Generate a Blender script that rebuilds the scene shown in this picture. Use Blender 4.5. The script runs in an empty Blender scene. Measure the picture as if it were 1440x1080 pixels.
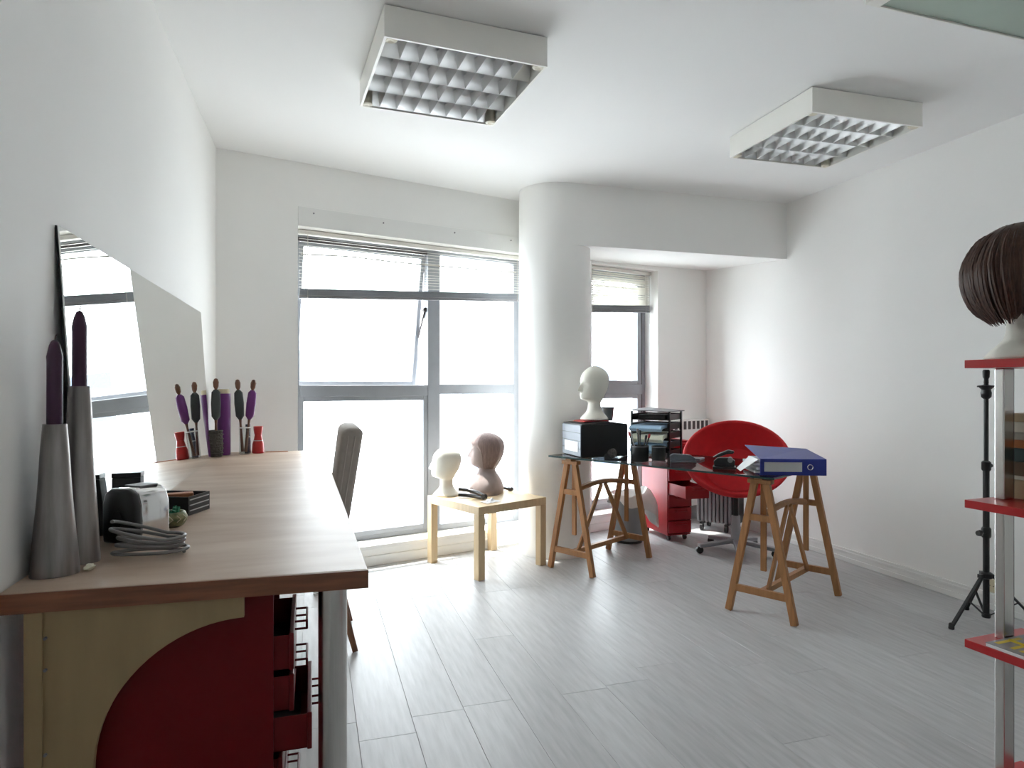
import bpy, bmesh, math, random
from mathutils import Vector, Matrix
random.seed(7)
PI = math.pi
sc = bpy.context.scene
COL = sc.collection

# ------------------------------------------------------------------ camera, sky, sun, exposure
cam_d = bpy.data.cameras.new('camera'); cam = bpy.data.objects.new('camera', cam_d); COL.objects.link(cam)
cam_d.sensor_width = 36.0; cam_d.lens = 36.0 * 920 / 1440; cam_d.clip_start = 0.02; cam_d.clip_end = 300
cam.location = (0, 0, 1.2); cam.rotation_euler = (PI / 2, 0, -math.radians(17.04))
sc.camera = cam
sc.view_settings.view_transform = 'Standard'; sc.view_settings.look = 'None'
sc.view_settings.gamma = 1.0; sc.view_settings.use_curve_mapping = False
sc.view_settings.exposure = 0.50
sc.cycles.use_denoising = True
sc.cycles.max_bounces = 14; sc.cycles.diffuse_bounces = 8; sc.cycles.glossy_bounces = 6
sc.cycles.transparent_max_bounces = 16; sc.cycles.transmission_bounces = 8
sc.cycles.sample_clamp_indirect = 12.0
sc.cycles.caustics_reflective = False; sc.cycles.caustics_refractive = False

SKY_STRENGTH = 10.0
SUN_STRENGTH = 8.0
w = bpy.data.worlds.new('hazy_sky'); sc.world = w; w.use_nodes = True
wn = w.node_tree.nodes; bg = wn['Background']
bg.inputs[0].default_value = (0.89, 0.945, 1.0, 1); bg.inputs[1].default_value = SKY_STRENGTH

TH = math.radians(15.0)
EX, EY = math.cos(TH), math.sin(TH)             # along the window wall
NX, NY = -EY, EX                                # outwards
P0 = (-0.53, 4.16)
def F(s, t, z): return Vector((P0[0] + EX * s + NX * t, P0[1] + EY * s + NY * t, z))
def facY(x): return P0[1] + (x - P0[0]) * math.tan(TH)

sun_d = bpy.data.lights.new('sun', 'SUN'); sun = bpy.data.objects.new('sun', sun_d); COL.objects.link(sun)
sun_d.energy = SUN_STRENGTH; sun_d.angle = math.radians(0.9); sun_d.color = (1.0, 0.965, 0.91)
el, al = math.radians(65), math.radians(26)
sdir = Vector((math.cos(el) * (-NX * math.cos(al) + EX * math.sin(al)),
               math.cos(el) * (-NY * math.cos(al) + EY * math.sin(al)), -math.sin(el)))
sun.rotation_euler = sdir.to_track_quat('-Z', 'Y').to_euler(); sun.location = (0, 8, 9)

for nm, s0, s1 in (('daylight_portal', 0.42, 2.25), ('daylight_portal', 2.78, 3.58)):
    ld = bpy.data.lights.new(nm, 'AREA'); lo = bpy.data.objects.new(nm, ld); COL.objects.link(lo)
    ld.shape = 'RECTANGLE'; ld.size = s1 - s0; ld.size_y = 2.2; ld.cycles.is_portal = True
    lo.location = F((s0 + s1) / 2, 0.45, 1.15)
    lo.rotation_euler = Vector((-NX, -NY, 0)).to_track_quat('-Z', 'Z').to_euler()

# ------------------------------------------------------------------ materials
def mat(name, col, rough=0.5, metal=0.0, var=0.0, scale=8.0, stretch=(1, 1, 1), bump=0.0, bscale=60.0,
        rand=0.0, coat=0.0, spec=0.5, sheen=0.0, col2=None, detail=4.0):
    m = bpy.data.materials.new(name); m.use_nodes = True
    nt = m.node_tree; N = nt.nodes; L = nt.links; b = N['Principled BSDF']
    b.inputs['Base Color'].default_value = (*col, 1); b.inputs['Roughness'].default_value = rough
    b.inputs['Metallic'].default_value = metal
    b.inputs['Specular IOR Level'].default_value = spec
    if coat: b.inputs['Coat Weight'].default_value = coat; b.inputs['Coat Roughness'].default_value = 0.12
    if sheen: b.inputs['Sheen Weight'].default_value = sheen
    out = None
    if var or rand or bump or col2:
        tc = N.new('ShaderNodeTexCoord'); mp = N.new('ShaderNodeMapping'); mp.inputs['Scale'].default_value = stretch
        L.new(tc.outputs['Object'], mp.inputs['Vector'])
    if var or col2:
        nz = N.new('ShaderNodeTexNoise'); nz.inputs['Scale'].default_value = scale; nz.inputs['Detail'].default_value = detail
        L.new(mp.outputs['Vector'], nz.inputs['Vector'])
        rp = N.new('ShaderNodeValToRGB'); rp.color_ramp.elements[0].position = 0.3; rp.color_ramp.elements[1].position = 0.7
        a = col if col2 else tuple(c * (1 - var) for c in col)
        c = col2 if col2 else tuple(min(1, c * (1 + var)) for c in col)
        rp.color_ramp.elements[0].color = (*a, 1); rp.color_ramp.elements[1].color = (*c, 1)
        L.new(nz.outputs['Fac'], rp.inputs['Fac']); out = rp.outputs['Color']
    if rand:
        oi = N.new('ShaderNodeObjectInfo'); mr = N.new('ShaderNodeMapRange')
        mr.inputs['To Min'].default_value = 1 - rand; mr.inputs['To Max'].default_value = 1 + rand * 0.6
        L.new(oi.outputs['Random'], mr.inputs['Value'])
        mx = N.new('ShaderNodeMix'); mx.data_type = 'RGBA'; mx.blend_type = 'MULTIPLY'; mx.inputs[0].default_value = 1
        if out: L.new(out, mx.inputs[6])
        else: mx.inputs[6].default_value = (*col, 1)
        L.new(mr.outputs['Result'], mx.inputs[7]); out = mx.outputs[2]
    if out: L.new(out, b.inputs['Base Color'])
    if bump:
        n2 = N.new('ShaderNodeTexNoise'); n2.inputs['Scale'].default_value = bscale; n2.inputs['Detail'].default_value = 3
        L.new(mp.outputs['Vector'], n2.inputs['Vector'])
        bp = N.new('ShaderNodeBump'); bp.inputs['Strength'].default_value = bump; bp.inputs['Distance'].default_value = 0.01
        L.new(n2.outputs['Fac'], bp.inputs['Height']); L.new(bp.outputs['Normal'], b.inputs['Normal'])
    return m

def glass_mat(name, tint, ior=1.45, rough=0.0):
    m = bpy.data.materials.new(name); m.use_nodes = True
    N = m.node_tree.nodes; L = m.node_tree.links; N.clear()
    o = N.new('ShaderNodeOutputMaterial'); t = N.new('ShaderNodeBsdfTransparent'); g = N.new('ShaderNodeBsdfGlossy')
    t.inputs[0].default_value = (*tint, 1); g.inputs['Roughness'].default_value = rough
    f = N.new('ShaderNodeFresnel'); ge = N.new('ShaderNodeNewGeometry'); mr = N.new('ShaderNodeMapRange')
    mr.inputs['To Min'].default_value = ior; mr.inputs['To Max'].default_value = 1 / ior      # same reflectance from both faces
    L.new(ge.outputs['Backfacing'], mr.inputs['Value']); L.new(mr.outputs['Result'], f.inputs[0]); mx = N.new('ShaderNodeMixShader')
    L.new(f.outputs[0], mx.inputs[0]); L.new(t.outputs[0], mx.inputs[1]); L.new(g.outputs[0], mx.inputs[2])
    L.new(mx.outputs[0], o.inputs[0]); return m

M = {}
M['wall'] = mat('white_wall_paint', (0.91, 0.905, 0.885), 0.75, var=0.015, scale=1.5, bump=0.04, bscale=25, spec=0.15)
M['wallfront'] = mat('front_wall_paint', (0.85, 0.85, 0.84), 0.8)
M['ceiling'] = mat('white_ceiling_paint', (0.90, 0.90, 0.89), 0.9, var=0.01, scale=1.2, spec=0.1)
M['trimwhite'] = mat('white_gloss_trim', (0.82, 0.82, 0.80), 0.35)
M['plank'] = mat('whitewashed_plank', (0.47, 0.466, 0.468), 0.40, var=0.11, scale=5.5, stretch=(9, 0.9, 1), rand=0.07, spec=0.25, bump=0.03, bscale=12)
M['subfloor'] = mat('subfloor_grey', (0.36, 0.35, 0.34), 0.6)
M['alu'] = mat('grey_window_aluminium', (0.27, 0.28, 0.30), 0.45, var=0.05)
M['aludark'] = mat('dark_gasket', (0.07, 0.06, 0.06), 0.6)
M['glass'] = glass_mat('window_glass', (0.97, 0.985, 0.98))
M['deskglass'] = glass_mat('smoked_desk_glass', (0.60, 0.64, 0.64), 1.55)
M['glassedge'] = mat('dark_green_glass_edge', (0.02, 0.05, 0.05), 0.15)
M['slat'] = mat('cream_blind_slat', (0.78, 0.76, 0.70), 0.5, var=0.04)
M['cord'] = mat('blind_cord', (0.5, 0.47, 0.42), 0.8)
M['chrome'] = mat('brushed_chrome', (0.62, 0.61, 0.59), 0.26, 1.0, var=0.05, scale=30, stretch=(20, 20, 0.3))
M['polished'] = mat('polished_chrome', (0.75, 0.75, 0.75), 0.12, 1.0)
M['pewter'] = mat('pewter_metal', (0.27, 0.25, 0.24), 0.34, 1.0, var=0.35, scale=9, stretch=(4, 4, 0.35), bump=0.05, bscale=9)
M['candle'] = mat('aubergine_wax', (0.040, 0.005, 0.034), 0.45, var=0.1)
M['wick'] = mat('candle_wick', (0.05, 0.03, 0.03), 0.9)
M['worktop'] = mat('worn_wood_worktop', (0.46, 0.325, 0.235), 0.42, scale=3.0, stretch=(1.1, 3.5, 1), col2=(0.60, 0.475, 0.375), spec=0.35, bump=0.05, bscale=30, detail=8)
M['edge'] = mat('red_brown_wood_edge', (0.20, 0.075, 0.035), 0.4, var=0.25, scale=8, stretch=(1, 1, 12))
M['beige'] = mat('beige_plywood', (0.33, 0.235, 0.12), 0.6, var=0.08, scale=4, stretch=(6, 6, 0.8))
M['red'] = mat('red_lacquered_steel', (0.13, 0.0012, 0.003), 0.4, var=0.03, spec=0.25)  # cabinet red darkened to keep the shade under the workbench
M['redcab'] = mat('sunlit_red_steel', (0.34, 0.003, 0.010), 0.38, var=0.03)  # lighter copy of the cabinet red, sunlight put into its colour
M['redshelf'] = mat('red_shelf_lacquer', (0.46, 0.010, 0.014), 0.28, coat=0.3, var=0.03)
M['redfab'] = mat('red_chair_fabric', (0.55, 0.006, 0.012), 0.7, var=0.06, scale=25, bump=0.05, bscale=300)
M['black'] = mat('black_plastic', (0.012, 0.012, 0.013), 0.35)
M['blackmat'] = mat('matt_black_board', (0.010, 0.011, 0.012), 0.6, var=0.2)
M['silver'] = mat('silvery_grey_plastic', (0.17, 0.19, 0.22), 0.38, 0.2, var=0.1, scale=6, stretch=(1, 1, 14))
M['paper'] = mat('white_paper', (0.82, 0.82, 0.82), 0.8, var=0.03)
M['bluepaper'] = mat('pale_blue_paper', (0.50, 0.72, 0.96), 0.8, var=0.06)
M['creampaper'] = mat('cream_paper', (0.90, 0.88, 0.72), 0.8, var=0.03)
M['blue'] = mat('blue_binder_board', (0.018, 0.032, 0.25), 0.42, var=0.06, scale=12)
M['label'] = mat('grey_label_card', (0.55, 0.55, 0.55), 0.7, var=0.05)
M['birch'] = mat('birch_veneer', (0.60, 0.45, 0.27), 0.45, var=0.08, scale=5, stretch=(8, 8, 1))
M['pine'] = mat('oiled_trestle_wood', (0.36, 0.165, 0.060), 0.5, var=0.16, scale=7, stretch=(9, 9, 1.0))
M['foam'] = mat('white_styrofoam', (0.80, 0.78, 0.70), 0.8, bump=0.06, bscale=180, var=0.02)
M['canvas'] = mat('grey_brown_canvas', (0.32, 0.26, 0.25), 0.85, var=0.08, scale=20, bump=0.08, bscale=200)
M['canvashair'] = mat('grey_brown_wig_hair', (0.27, 0.19, 0.175), 0.6, var=0.15, scale=30, stretch=(4, 4, 0.6))
M['chairfab'] = mat('taupe_chair_fabric', (0.44, 0.395, 0.355), 0.85, var=0.06, scale=30, bump=0.06, bscale=250)
M['piping'] = mat('light_piping', (0.50, 0.46, 0.42), 0.8)
M['darkwood'] = mat('brown_chair_leg_wood', (0.20, 0.085, 0.035), 0.4, var=0.15, stretch=(8, 8, 1))
M['hair'] = mat('brown_hair', (0.070, 0.034, 0.023), 0.42, var=0.35, scale=40, stretch=(5, 5, 0.5), spec=0.35)
M['bin'] = mat('grey_bin_plastic', (0.27, 0.29, 0.30), 0.45, var=0.05)
M['bag'] = mat('white_bag_plastic', (0.80, 0.79, 0.77), 0.45, var=0.03, bump=0.15, bscale=30)
M['heater'] = mat('dark_grey_enamel', (0.21, 0.205, 0.215), 0.45, var=0.05)
M['greybase'] = mat('grey_painted_steel', (0.30, 0.31, 0.33), 0.4, 0.5)
M['lampwhite'] = mat('ivory_lamp_enamel', (0.90, 0.89, 0.84), 0.4, var=0.015)
M['lampcorner'] = mat('yellowed_lamp_corner', (0.74, 0.70, 0.57), 0.45)
M['louver'] = mat('satin_aluminium_louver', (0.80, 0.80, 0.80), 0.36, 1.0)
M['tube'] = mat('fluorescent_tube_glass', (0.80, 0.80, 0.80), 0.25)
M['greenglass'] = mat('grey_green_glass_sheet', (0.38, 0.47, 0.40), 0.12, var=0.06, scale=3)
M['purple'] = mat('purple_brush_tube', (0.13, 0.022, 0.16), 0.4, var=0.06)
M['tan'] = mat('tan_cap', (0.62, 0.55, 0.38), 0.6)
M['brushwood'] = mat('brown_brush_handle', (0.13, 0.05, 0.025), 0.4)
M['brushdark'] = mat('dark_bristle', (0.05, 0.06, 0.06), 0.8, bump=0.6, bscale=400)
M['redplastic'] = mat('red_bottle_plastic', (0.45, 0.02, 0.02), 0.3)
M['navy'] = mat('navy_bottle_plastic', (0.015, 0.022, 0.06), 0.3)
M['clear'] = glass_mat('clear_jar', (0.93, 0.95, 0.95), 1.4)
M['wicker'] = mat('dark_woven_pot', (0.055, 0.05, 0.045), 0.8, bump=0.8, bscale=90)
M['greenpot'] = mat('green_patterned_clay', (0.11, 0.17, 0.08), 0.5, scale=60, col2=(0.35, 0.33, 0.17))
M['greencloth'] = mat('green_bits', (0.02, 0.16, 0.08), 0.7)
M['orange'] = mat('orange_wood', (0.48, 0.18, 0.08), 0.6)
M['cable'] = mat('grey_cable', (0.21, 0.205, 0.20), 0.4)
M['mirror'] = mat('mirror_silver', (0.90, 0.92, 0.905), 0.0, 1.0)
M['rubber'] = mat('black_rubber', (0.02, 0.02, 0.02), 0.7)
M['yellow'] = mat('yellow_print', (0.60, 0.44, 0.03), 0.5)
M['cover'] = mat('blue_grey_magazine_cover', (0.10, 0.105, 0.13), 0.3, scale=14, col2=(0.22, 0.20, 0.19))
for nm, c in (('b_tan', (.42, .30, .17)), ('b_dark', (.025, .02, .02)), ('b_brown', (.13, .08, .04)), ('b_green', (.015, .035, .03)),
              ('b_orange', (.42, .13, .03)), ('b_beige', (.40, .36, .29)), ('b_cream', (.62, .57, .46))):
    M[nm] = mat('book_cover_' + nm[2:], c, 0.5, var=0.12, scale=20)
M['facade'] = mat('pale_render', (0.82, 0.82, 0.82), 0.9, var=0.02)
M['farglass'] = mat('far_window_pane', (0.06, 0.075, 0.105), 0.6)

# ------------------------------------------------------------------ mesh builder
class MB:
    def __init__(s): s.v = []; s.f = []
    def add(s, vs, fs):
        o = len(s.v); s.v += [tuple(p) for p in vs]; s.f += [tuple(i + o for i in f) for f in fs]; return s
    def box(s, c, d, rz=0, m=None):
        x, y, z = d[0] / 2, d[1] / 2, d[2] / 2
        R = m if m else Matrix.Rotation(rz, 3, 'Z'); c = Vector(c)
        vs = [c + R @ Vector(p) for p in ((-x,-y,-z),(x,-y,-z),(x,y,-z),(-x,y,-z),(-x,-y,z),(x,-y,z),(x,y,z),(-x,y,z))]
        return s.add(vs, [(0,3,2,1),(4,5,6,7),(0,1,5,4),(1,2,6,5),(2,3,7,6),(3,0,4,7)])
    def b2(s, x0, x1, y0, y1, z0, z1): return s.box(((x0+x1)/2,(y0+y1)/2,(z0+z1)/2),(x1-x0,y1-y0,z1-z0))
    def bar(s, a, b, w, h, up=(0, 0, 1)):
        a, b = Vector(a), Vector(b); d = b - a; L = d.length; z = d.normalized(); u = Vector(up)
        if abs(z.dot(u)) > .98: u = Vector((0, 1, 0))
        x = u.cross(z).normalized(); y = z.cross(x)
        m = Matrix((x, y, z)).transposed(); return s.box((a + b) / 2, (w, h, L), m=m)
    def tube(s, pts, r, n=8, cap=True):
        pts = [Vector(p) for p in pts]; rs = r if isinstance(r, (list, tuple)) else [r] * len(pts)
        vs = []; fs = []; px = None
        for i, p in enumerate(pts):
            t = (pts[min(i+1, len(pts)-1)] - pts[max(i-1, 0)]).normalized()
            if px is None: px = t.orthogonal().normalized()
            px = (px - t * px.dot(t)); px = px.normalized() if px.length > 1e-6 else t.orthogonal().normalized()
            py = t.cross(px)
            for k in range(n):
                a = 2*PI*k/n; vs.append(p + (px*math.cos(a) + py*math.sin(a)) * rs[i])
        for i in range(len(pts)-1):
            for k in range(n):
                k2 = (k+1) % n; fs.append((i*n+k, i*n+k2, (i+1)*n+k2, (i+1)*n+k))
        if cap:
            fs.append(tuple(range(n-1, -1, -1))); fs.append(tuple((len(pts)-1)*n + k for k in range(n)))
        return s.add(vs, fs)
    def lathe(s, prof, c=(0,0,0), n=24, sx=1, sy=1, cap=True):
        vs = []; fs = []; c = Vector(c)
        for r, z in prof:
            for k in range(n):
                a = 2*PI*k/n; vs.append(c + Vector((r*sx*math.cos(a), r*sy*math.sin(a), z)))
        for i in range(len(prof)-1):
            for k in range(n):
                k2 = (k+1) % n; fs.append((i*n+k, i*n+k2, (i+1)*n+k2, (i+1)*n+k))
        if cap: fs.append(tuple(range(n-1, -1, -1))); fs.append(tuple((len(prof)-1)*n + k for k in range(n)))
        return s.add(vs, fs)
    def prism(s, poly, z0, z1, fn=None):
        n = len(poly); fn = fn or (lambda x, y, z: (x, y, z))
        vs = [fn(x, y, z0) for x, y in poly] + [fn(x, y, z1) for x, y in poly]
        fs = [tuple(range(n-1, -1, -1)), tuple(range(n, 2*n))] + [(i, (i+1) % n, n+(i+1) % n, n+i) for i in range(n)]
        return s.add(vs, fs)
    def build(s, name, m, parent=None, bevel=0, smooth=None, label=None, seg=2, fix=True):
        me = bpy.data.meshes.new(name); me.from_pydata(s.v, [], s.f)
        if fix or bevel:
            bm = bmesh.new(); bm.from_mesh(me)
            if fix: bmesh.ops.recalc_face_normals(bm, faces=bm.faces)
            if bevel:
                es = [e for e in bm.edges if len(e.link_faces) == 2 and e.calc_face_angle(0) > 0.5]
                bmesh.ops.bevel(bm, geom=es, offset=bevel, segments=seg, affect='EDGES', profile=0.5, clamp_overlap=True)
            bm.to_mesh(me); bm.free()
        if smooth:
            me.polygons.foreach_set('use_smooth', [True] * len(me.polygons))
            me.set_sharp_from_angle(angle=math.radians(smooth))
        me.materials.append(m if not isinstance(m, str) else M[m])
        o = bpy.data.objects.new(name, me); COL.objects.link(o)
        if parent: o.parent = parent
        if label: o['label'] = label
        return o

def thing(name, label, cat, loc=(0, 0, 0), rz=0, group=None):
    o = bpy.data.objects.new(name, None); COL.objects.link(o); o.empty_display_size = 0.05
    o.location = loc; o.rotation_euler = (0, 0, rz); o['label'] = label; o['category'] = cat
    if group: o['group'] = group
    return o
def tag(o, label, cat, group=None, loc=None, rz=None):
    o['label'] = label; o['category'] = cat
    if group: o['group'] = group
    if loc: o.location = loc
    if rz is not None: o.rotation_euler = (0, 0, rz)
    return o
def struct(o): o['kind'] = 'structure'; return o
def copy_part(src, parent, loc=None, rot=None, scale=None):
    o = src.copy(); COL.objects.link(o); o.parent = parent
    if loc is not None: o.location = loc
    if rot is not None: o.rotation_euler = rot
    if scale is not None: o.scale = scale
    return o
def copy_tree(o, parent=None):
    c = o.copy(); COL.objects.link(c)
    if parent: c.parent = parent
    for ch in list(o.children): copy_tree(ch, c)
    return c
def fb(mb, s0, s1, t0, t1, z0, z1):
    vs = [F(s, t, z) for z in (z0, z1) for s, t in ((s0, t0), (s1, t0), (s1, t1), (s0, t1))]
    return mb.add(vs, [(0,3,2,1),(4,5,6,7),(0,1,5,4),(1,2,6,5),(2,3,7,6),(3,0,4,7)])

# ------------------------------------------------------------------ room shell
H = 2.58
LW = lambda y: -0.535 - 0.0087 * (4.16 - y)       # inner face of the left wall
YB = -1.3  # unseen wall behind the camera, set close to bounce fill light
RX = 3.475
mb = MB(); mb.prism([(-.95, YB - .2), (3.7, YB - .2), (3.7, facY(3.7) + .3), (-.95, facY(-.95) + .3)], H, H + .15); struct(mb.build('ceiling', 'ceiling'))
mb = MB(); mb.prism([(LW(YB), YB), (LW(4.16), 4.16), (LW(4.16) - .06, 4.5), (-.95, 4.5), (-.95, YB)], -.05, H); struct(mb.build('wall_left', 'wall'))
mb = MB(); mb.b2(RX, RX + .2, YB, 5.7, -.05, H); struct(mb.build('wall_right', 'wall'))
mb = MB(); mb.b2(-.9, RX + .2, YB - .2, YB, -.05, H); struct(mb.build('wall_front', 'wallfront'))
# the window wall, running obliquely from the left wall to the right wall
W1 = (0.465, 2.20); W2 = (2.80, 3.534); ZS, ZH = 0.13, 2.185; WT = 0.32
mb = MB()
fb(mb, -0.1, W1[0], 0, WT, -.05, H); fb(mb, W1[1], W2[0], 0, WT, -.05, H); fb(mb, W2[1], 4.4, 0, WT, -.05, H)
for a, b in (W1, W2):
    fb(mb, a, b, 0, WT, ZH, H); fb(mb, a, b, 0, WT, -.05, ZS)
struct(mb.build('wall_back', 'wall'))
mb = MB(); mb.lathe([(0.256, -0.02), (0.256, H)], (1.677, 4.426, 0), 64); struct(mb.build('column', 'wall', smooth=40))
# boxed beam from the column to the right wall, its underside rising towards the windows
xb = 1.677
mb = MB(); vs = [(xb, 4.17, 2.155), (RX, 4.17, 2.155), (RX, facY(RX) + .02, 2.245), (xb, facY(xb) + .02, 2.185),
                 (xb, 4.17, H), (RX, 4.17, H), (RX, facY(RX) + .02, H), (xb, facY(xb) + .02, H)]
mb.add(vs, [(0,3,2,1),(4,5,6,7),(0,1,5,4),(1,2,6,5),(2,3,7,6),(3,0,4,7)]); struct(mb.build('beam', 'wall'))

# floor: base slab and separate planks running towards the windows
mb = MB(); mb.b2(-.7, 3.6, YB, 5.3, -.08, -.010)
mb.b2(-.7, 3.6, YB, -0.2, -.010, 0)
floor = struct(mb.build('floor', 'subfloor'))
PW, PL = 0.193, 1.29
pm = MB(); pm.b2(0.0004, PW - .0004, 0.0005, PL - .0005, -.0095, 0)
p0 = pm.build('plank', 'plank', floor, bevel=0.0008, seg=1); first = True
i = 0; x = -0.62
while x < 3.5:
    y = -0.2 - random.choice((0, .3, .55, .8, 1.05)) * 1.0 - (i % 3) * .13
    ymax = min(facY(x + PW) - .0, 5.3)
    while y < ymax:
        a, b = max(y, -0.2), min(y + PL, ymax)
        if b - a > 0.05:
            if first: o = p0; first = False
            else: o = copy_part(p0, floor)
            o.location = (x, a, 0); o.scale = (1, (b - a) / PL, 1)
        y += PL
    x += PW; i += 1
# skirtings
mb = MB(); mb.b2(RX - .014, RX, YB, 5.2, 0, .085); mb.b2(RX - .022, RX - .014, YB, 5.2, 0, .030); mb.b2(RX - .018, RX - .014, YB, 5.2, .055, .070)
struct(mb.build('baseboard_right', 'trimwhite', bevel=.003))
mb = MB(); fb(mb, .0, 1.95, -.012, 0, 0, .065); fb(mb, 2.45, 4.1, -.012, 0, 0, .065); struct(mb.build('baseboard_back', 'trimwhite', bevel=.003))
# board over the first window with its screws
mb = MB(); fb(mb, W1[0], W1[1] - .0, -.010, 0, ZH, 2.305); tr = struct(mb.build('trim_1', 'trimwhite', bevel=.002))
for s in (.56, 1.02, 1.55, 2.02):
    m2 = MB(); c = F(s, -.0125, 2.272); m2.tube([c, c + Vector((NX, NY, 0)) * .006], .0055, 8); m2.build('screw', 'heater', tr)

# ------------------------------------------------------------------ windows
def add_frame(mb, s0, s1, z0, z1, t0, t1, wdt):
    fb(mb, s0, s0 + wdt, t0, t1, z0, z1); fb(mb, s1 - wdt, s1, t0, t1, z0, z1)
    fb(mb, s0 + wdt, s1 - wdt, t0, t1, z1 - wdt, z1); fb(mb, s0 + wdt, s1 - wdt, t0, t1, z0, z0 + wdt)
def window(name, s0, s1, mull, blind_z, half):
    T0, T1 = .157, .215
    mb = MB(); add_frame(mb, s0, s1, ZS, ZH, T0, T1, .05)
    win = struct(mb.build(name, 'alu', bevel=.003))
    for s in mull:
        MB_ = MB(); fb(MB_, s[0], s[1], T0 - .012, T1, ZS + .05, ZH - .05); MB_.build('mullion', 'alu', win, bevel=.003)
    return win, T0, T1
def pane(win, s0, s1, z0, z1, t):
    m = MB(); fb(m, s0, s1, t, t + .005, z0, z1); return m.build('pane', 'glass', win)

win, T0, T1 = window('window_1', W1[0] - .0, W1[1], [(1.415, 1.512)], 1.8, 0)
mb = MB(); fb(mb, W1[0] + .05, 1.425, T0 - .010, T1, 1.113, 1.192); mb.build('rail', 'alu', win, bevel=.006)
mb = MB(); fb(mb, 1.512, W1[1] - .05, T0, T1, 1.125, 1.198); mb.build('rail', 'alu', win, bevel=.004)
mb = MB(); add_frame(mb, W1[0] + .04, 1.418, ZS + .035, 1.12, T0 - .006, T1 - .01, .035); mb.build('sash', 'alu', win, bevel=.004)
pane(win, W1[0] + .07, 1.39, ZS + .065, 1.09, .185); pane(win, 1.512, W1[1] - .05, ZS + .05, 1.125, .185)
pane(win, 1.512, W1[1] - .05, 1.198, ZH - .05, .185)
# the top-hung sash pushed open at its foot
tilt = math.radians(10.8)
def FT(s, t, h):      # h below the hinge line, t thickness inside the sash
    return F(s, .180 + math.sin(tilt) * h + math.cos(tilt) * t, 2.128 - math.cos(tilt) * h + math.sin(tilt) * t)
def ftb(mb, s0, s1, h0, h1, t0=0, t1=.035):
    vs = [FT(s, t, h) for h in (h0, h1) for s, t in ((s0, t0), (s1, t0), (s1, t1), (s0, t1))]
    mb.add(vs, [(0,3,2,1),(4,5,6,7),(0,1,5,4),(1,2,6,5),(2,3,7,6),(3,0,4,7)])
mb = MB(); a, b, h = W1[0] + .055, 1.412, .955
ftb(mb, a, a + .03, 0, h); ftb(mb, b - .03, b, 0, h); ftb(mb, a + .03, b - .03, 0, .03); ftb(mb, a + .03, b - .03, h - .03, h)
sash = mb.build('awning_sash', 'alu', win, bevel=.003)
mb = MB(); ftb(mb, a + .03, b - .03, .03, h - .03, .014, .018); mb.build('pane', 'glass', sash)
mb = MB(); mb.bar(F(1.408, .19, 1.72), FT(1.405, .01, .62), .012, .006); mb.build('stay', 'aludark', win)
mb = MB(); c = F(1.405, .165, 1.735); mb.tube([c, c + Vector((NX, NY, 0)) * .03], .016, 10); mb.build('stay_pivot', 'aludark', win)
mb = MB(); fb(mb, W1[0], 1.415, T0 - .004, T0 - .001, 2.125, 2.150); mb.build('gasket', 'aludark', win)
# sill ledges below
mb = MB(); fb(mb, W1[0], W1[1], -.02, T0, ZS - .02, ZS + .006); mb.build('window_sill', 'trimwhite', win, bevel=.003)

win2, T0, T1 = window('window_2', W2[0], W2[1], [], 1.83, 0)
mb = MB(); add_frame(mb, W2[0] + .05, W2[1] - .055, ZS + .05, 1.12, T0 - .012, T1, .045); mb.build('sash', 'alu', win2, bevel=.004)
mb = MB(); add_frame(mb, W2[0] + .05, W2[1] - .055, 1.185, ZH - .05, T0 - .012, T1, .045); mb.build('sash', 'alu', win2, bevel=.004)
mb = MB(); fb(mb, W2[0] + .05, W2[1] - .05, T0 - .016, T1, 1.108, 1.198); mb.build('rail', 'alu', win2, bevel=.004)
mb = MB(); fb(mb, W2[1] - .056, W2[1] - .05, T0 - .014, T0 - .006, ZS + .05, ZH - .1); mb.build('gasket', 'aludark', win2)
pane(win2, W2[0] + .09, W2[1] - .095, ZS + .09, 1.11, .185); pane(win2, W2[0] + .09, W2[1] - .095, 1.2, ZH - .09, .185)
mb = MB(); fb(mb, W2[0], W2[1], -.02, T0, ZS - .02, ZS + .006); mb.build('window_sill', 'trimwhite', win2, bevel=.003)

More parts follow.
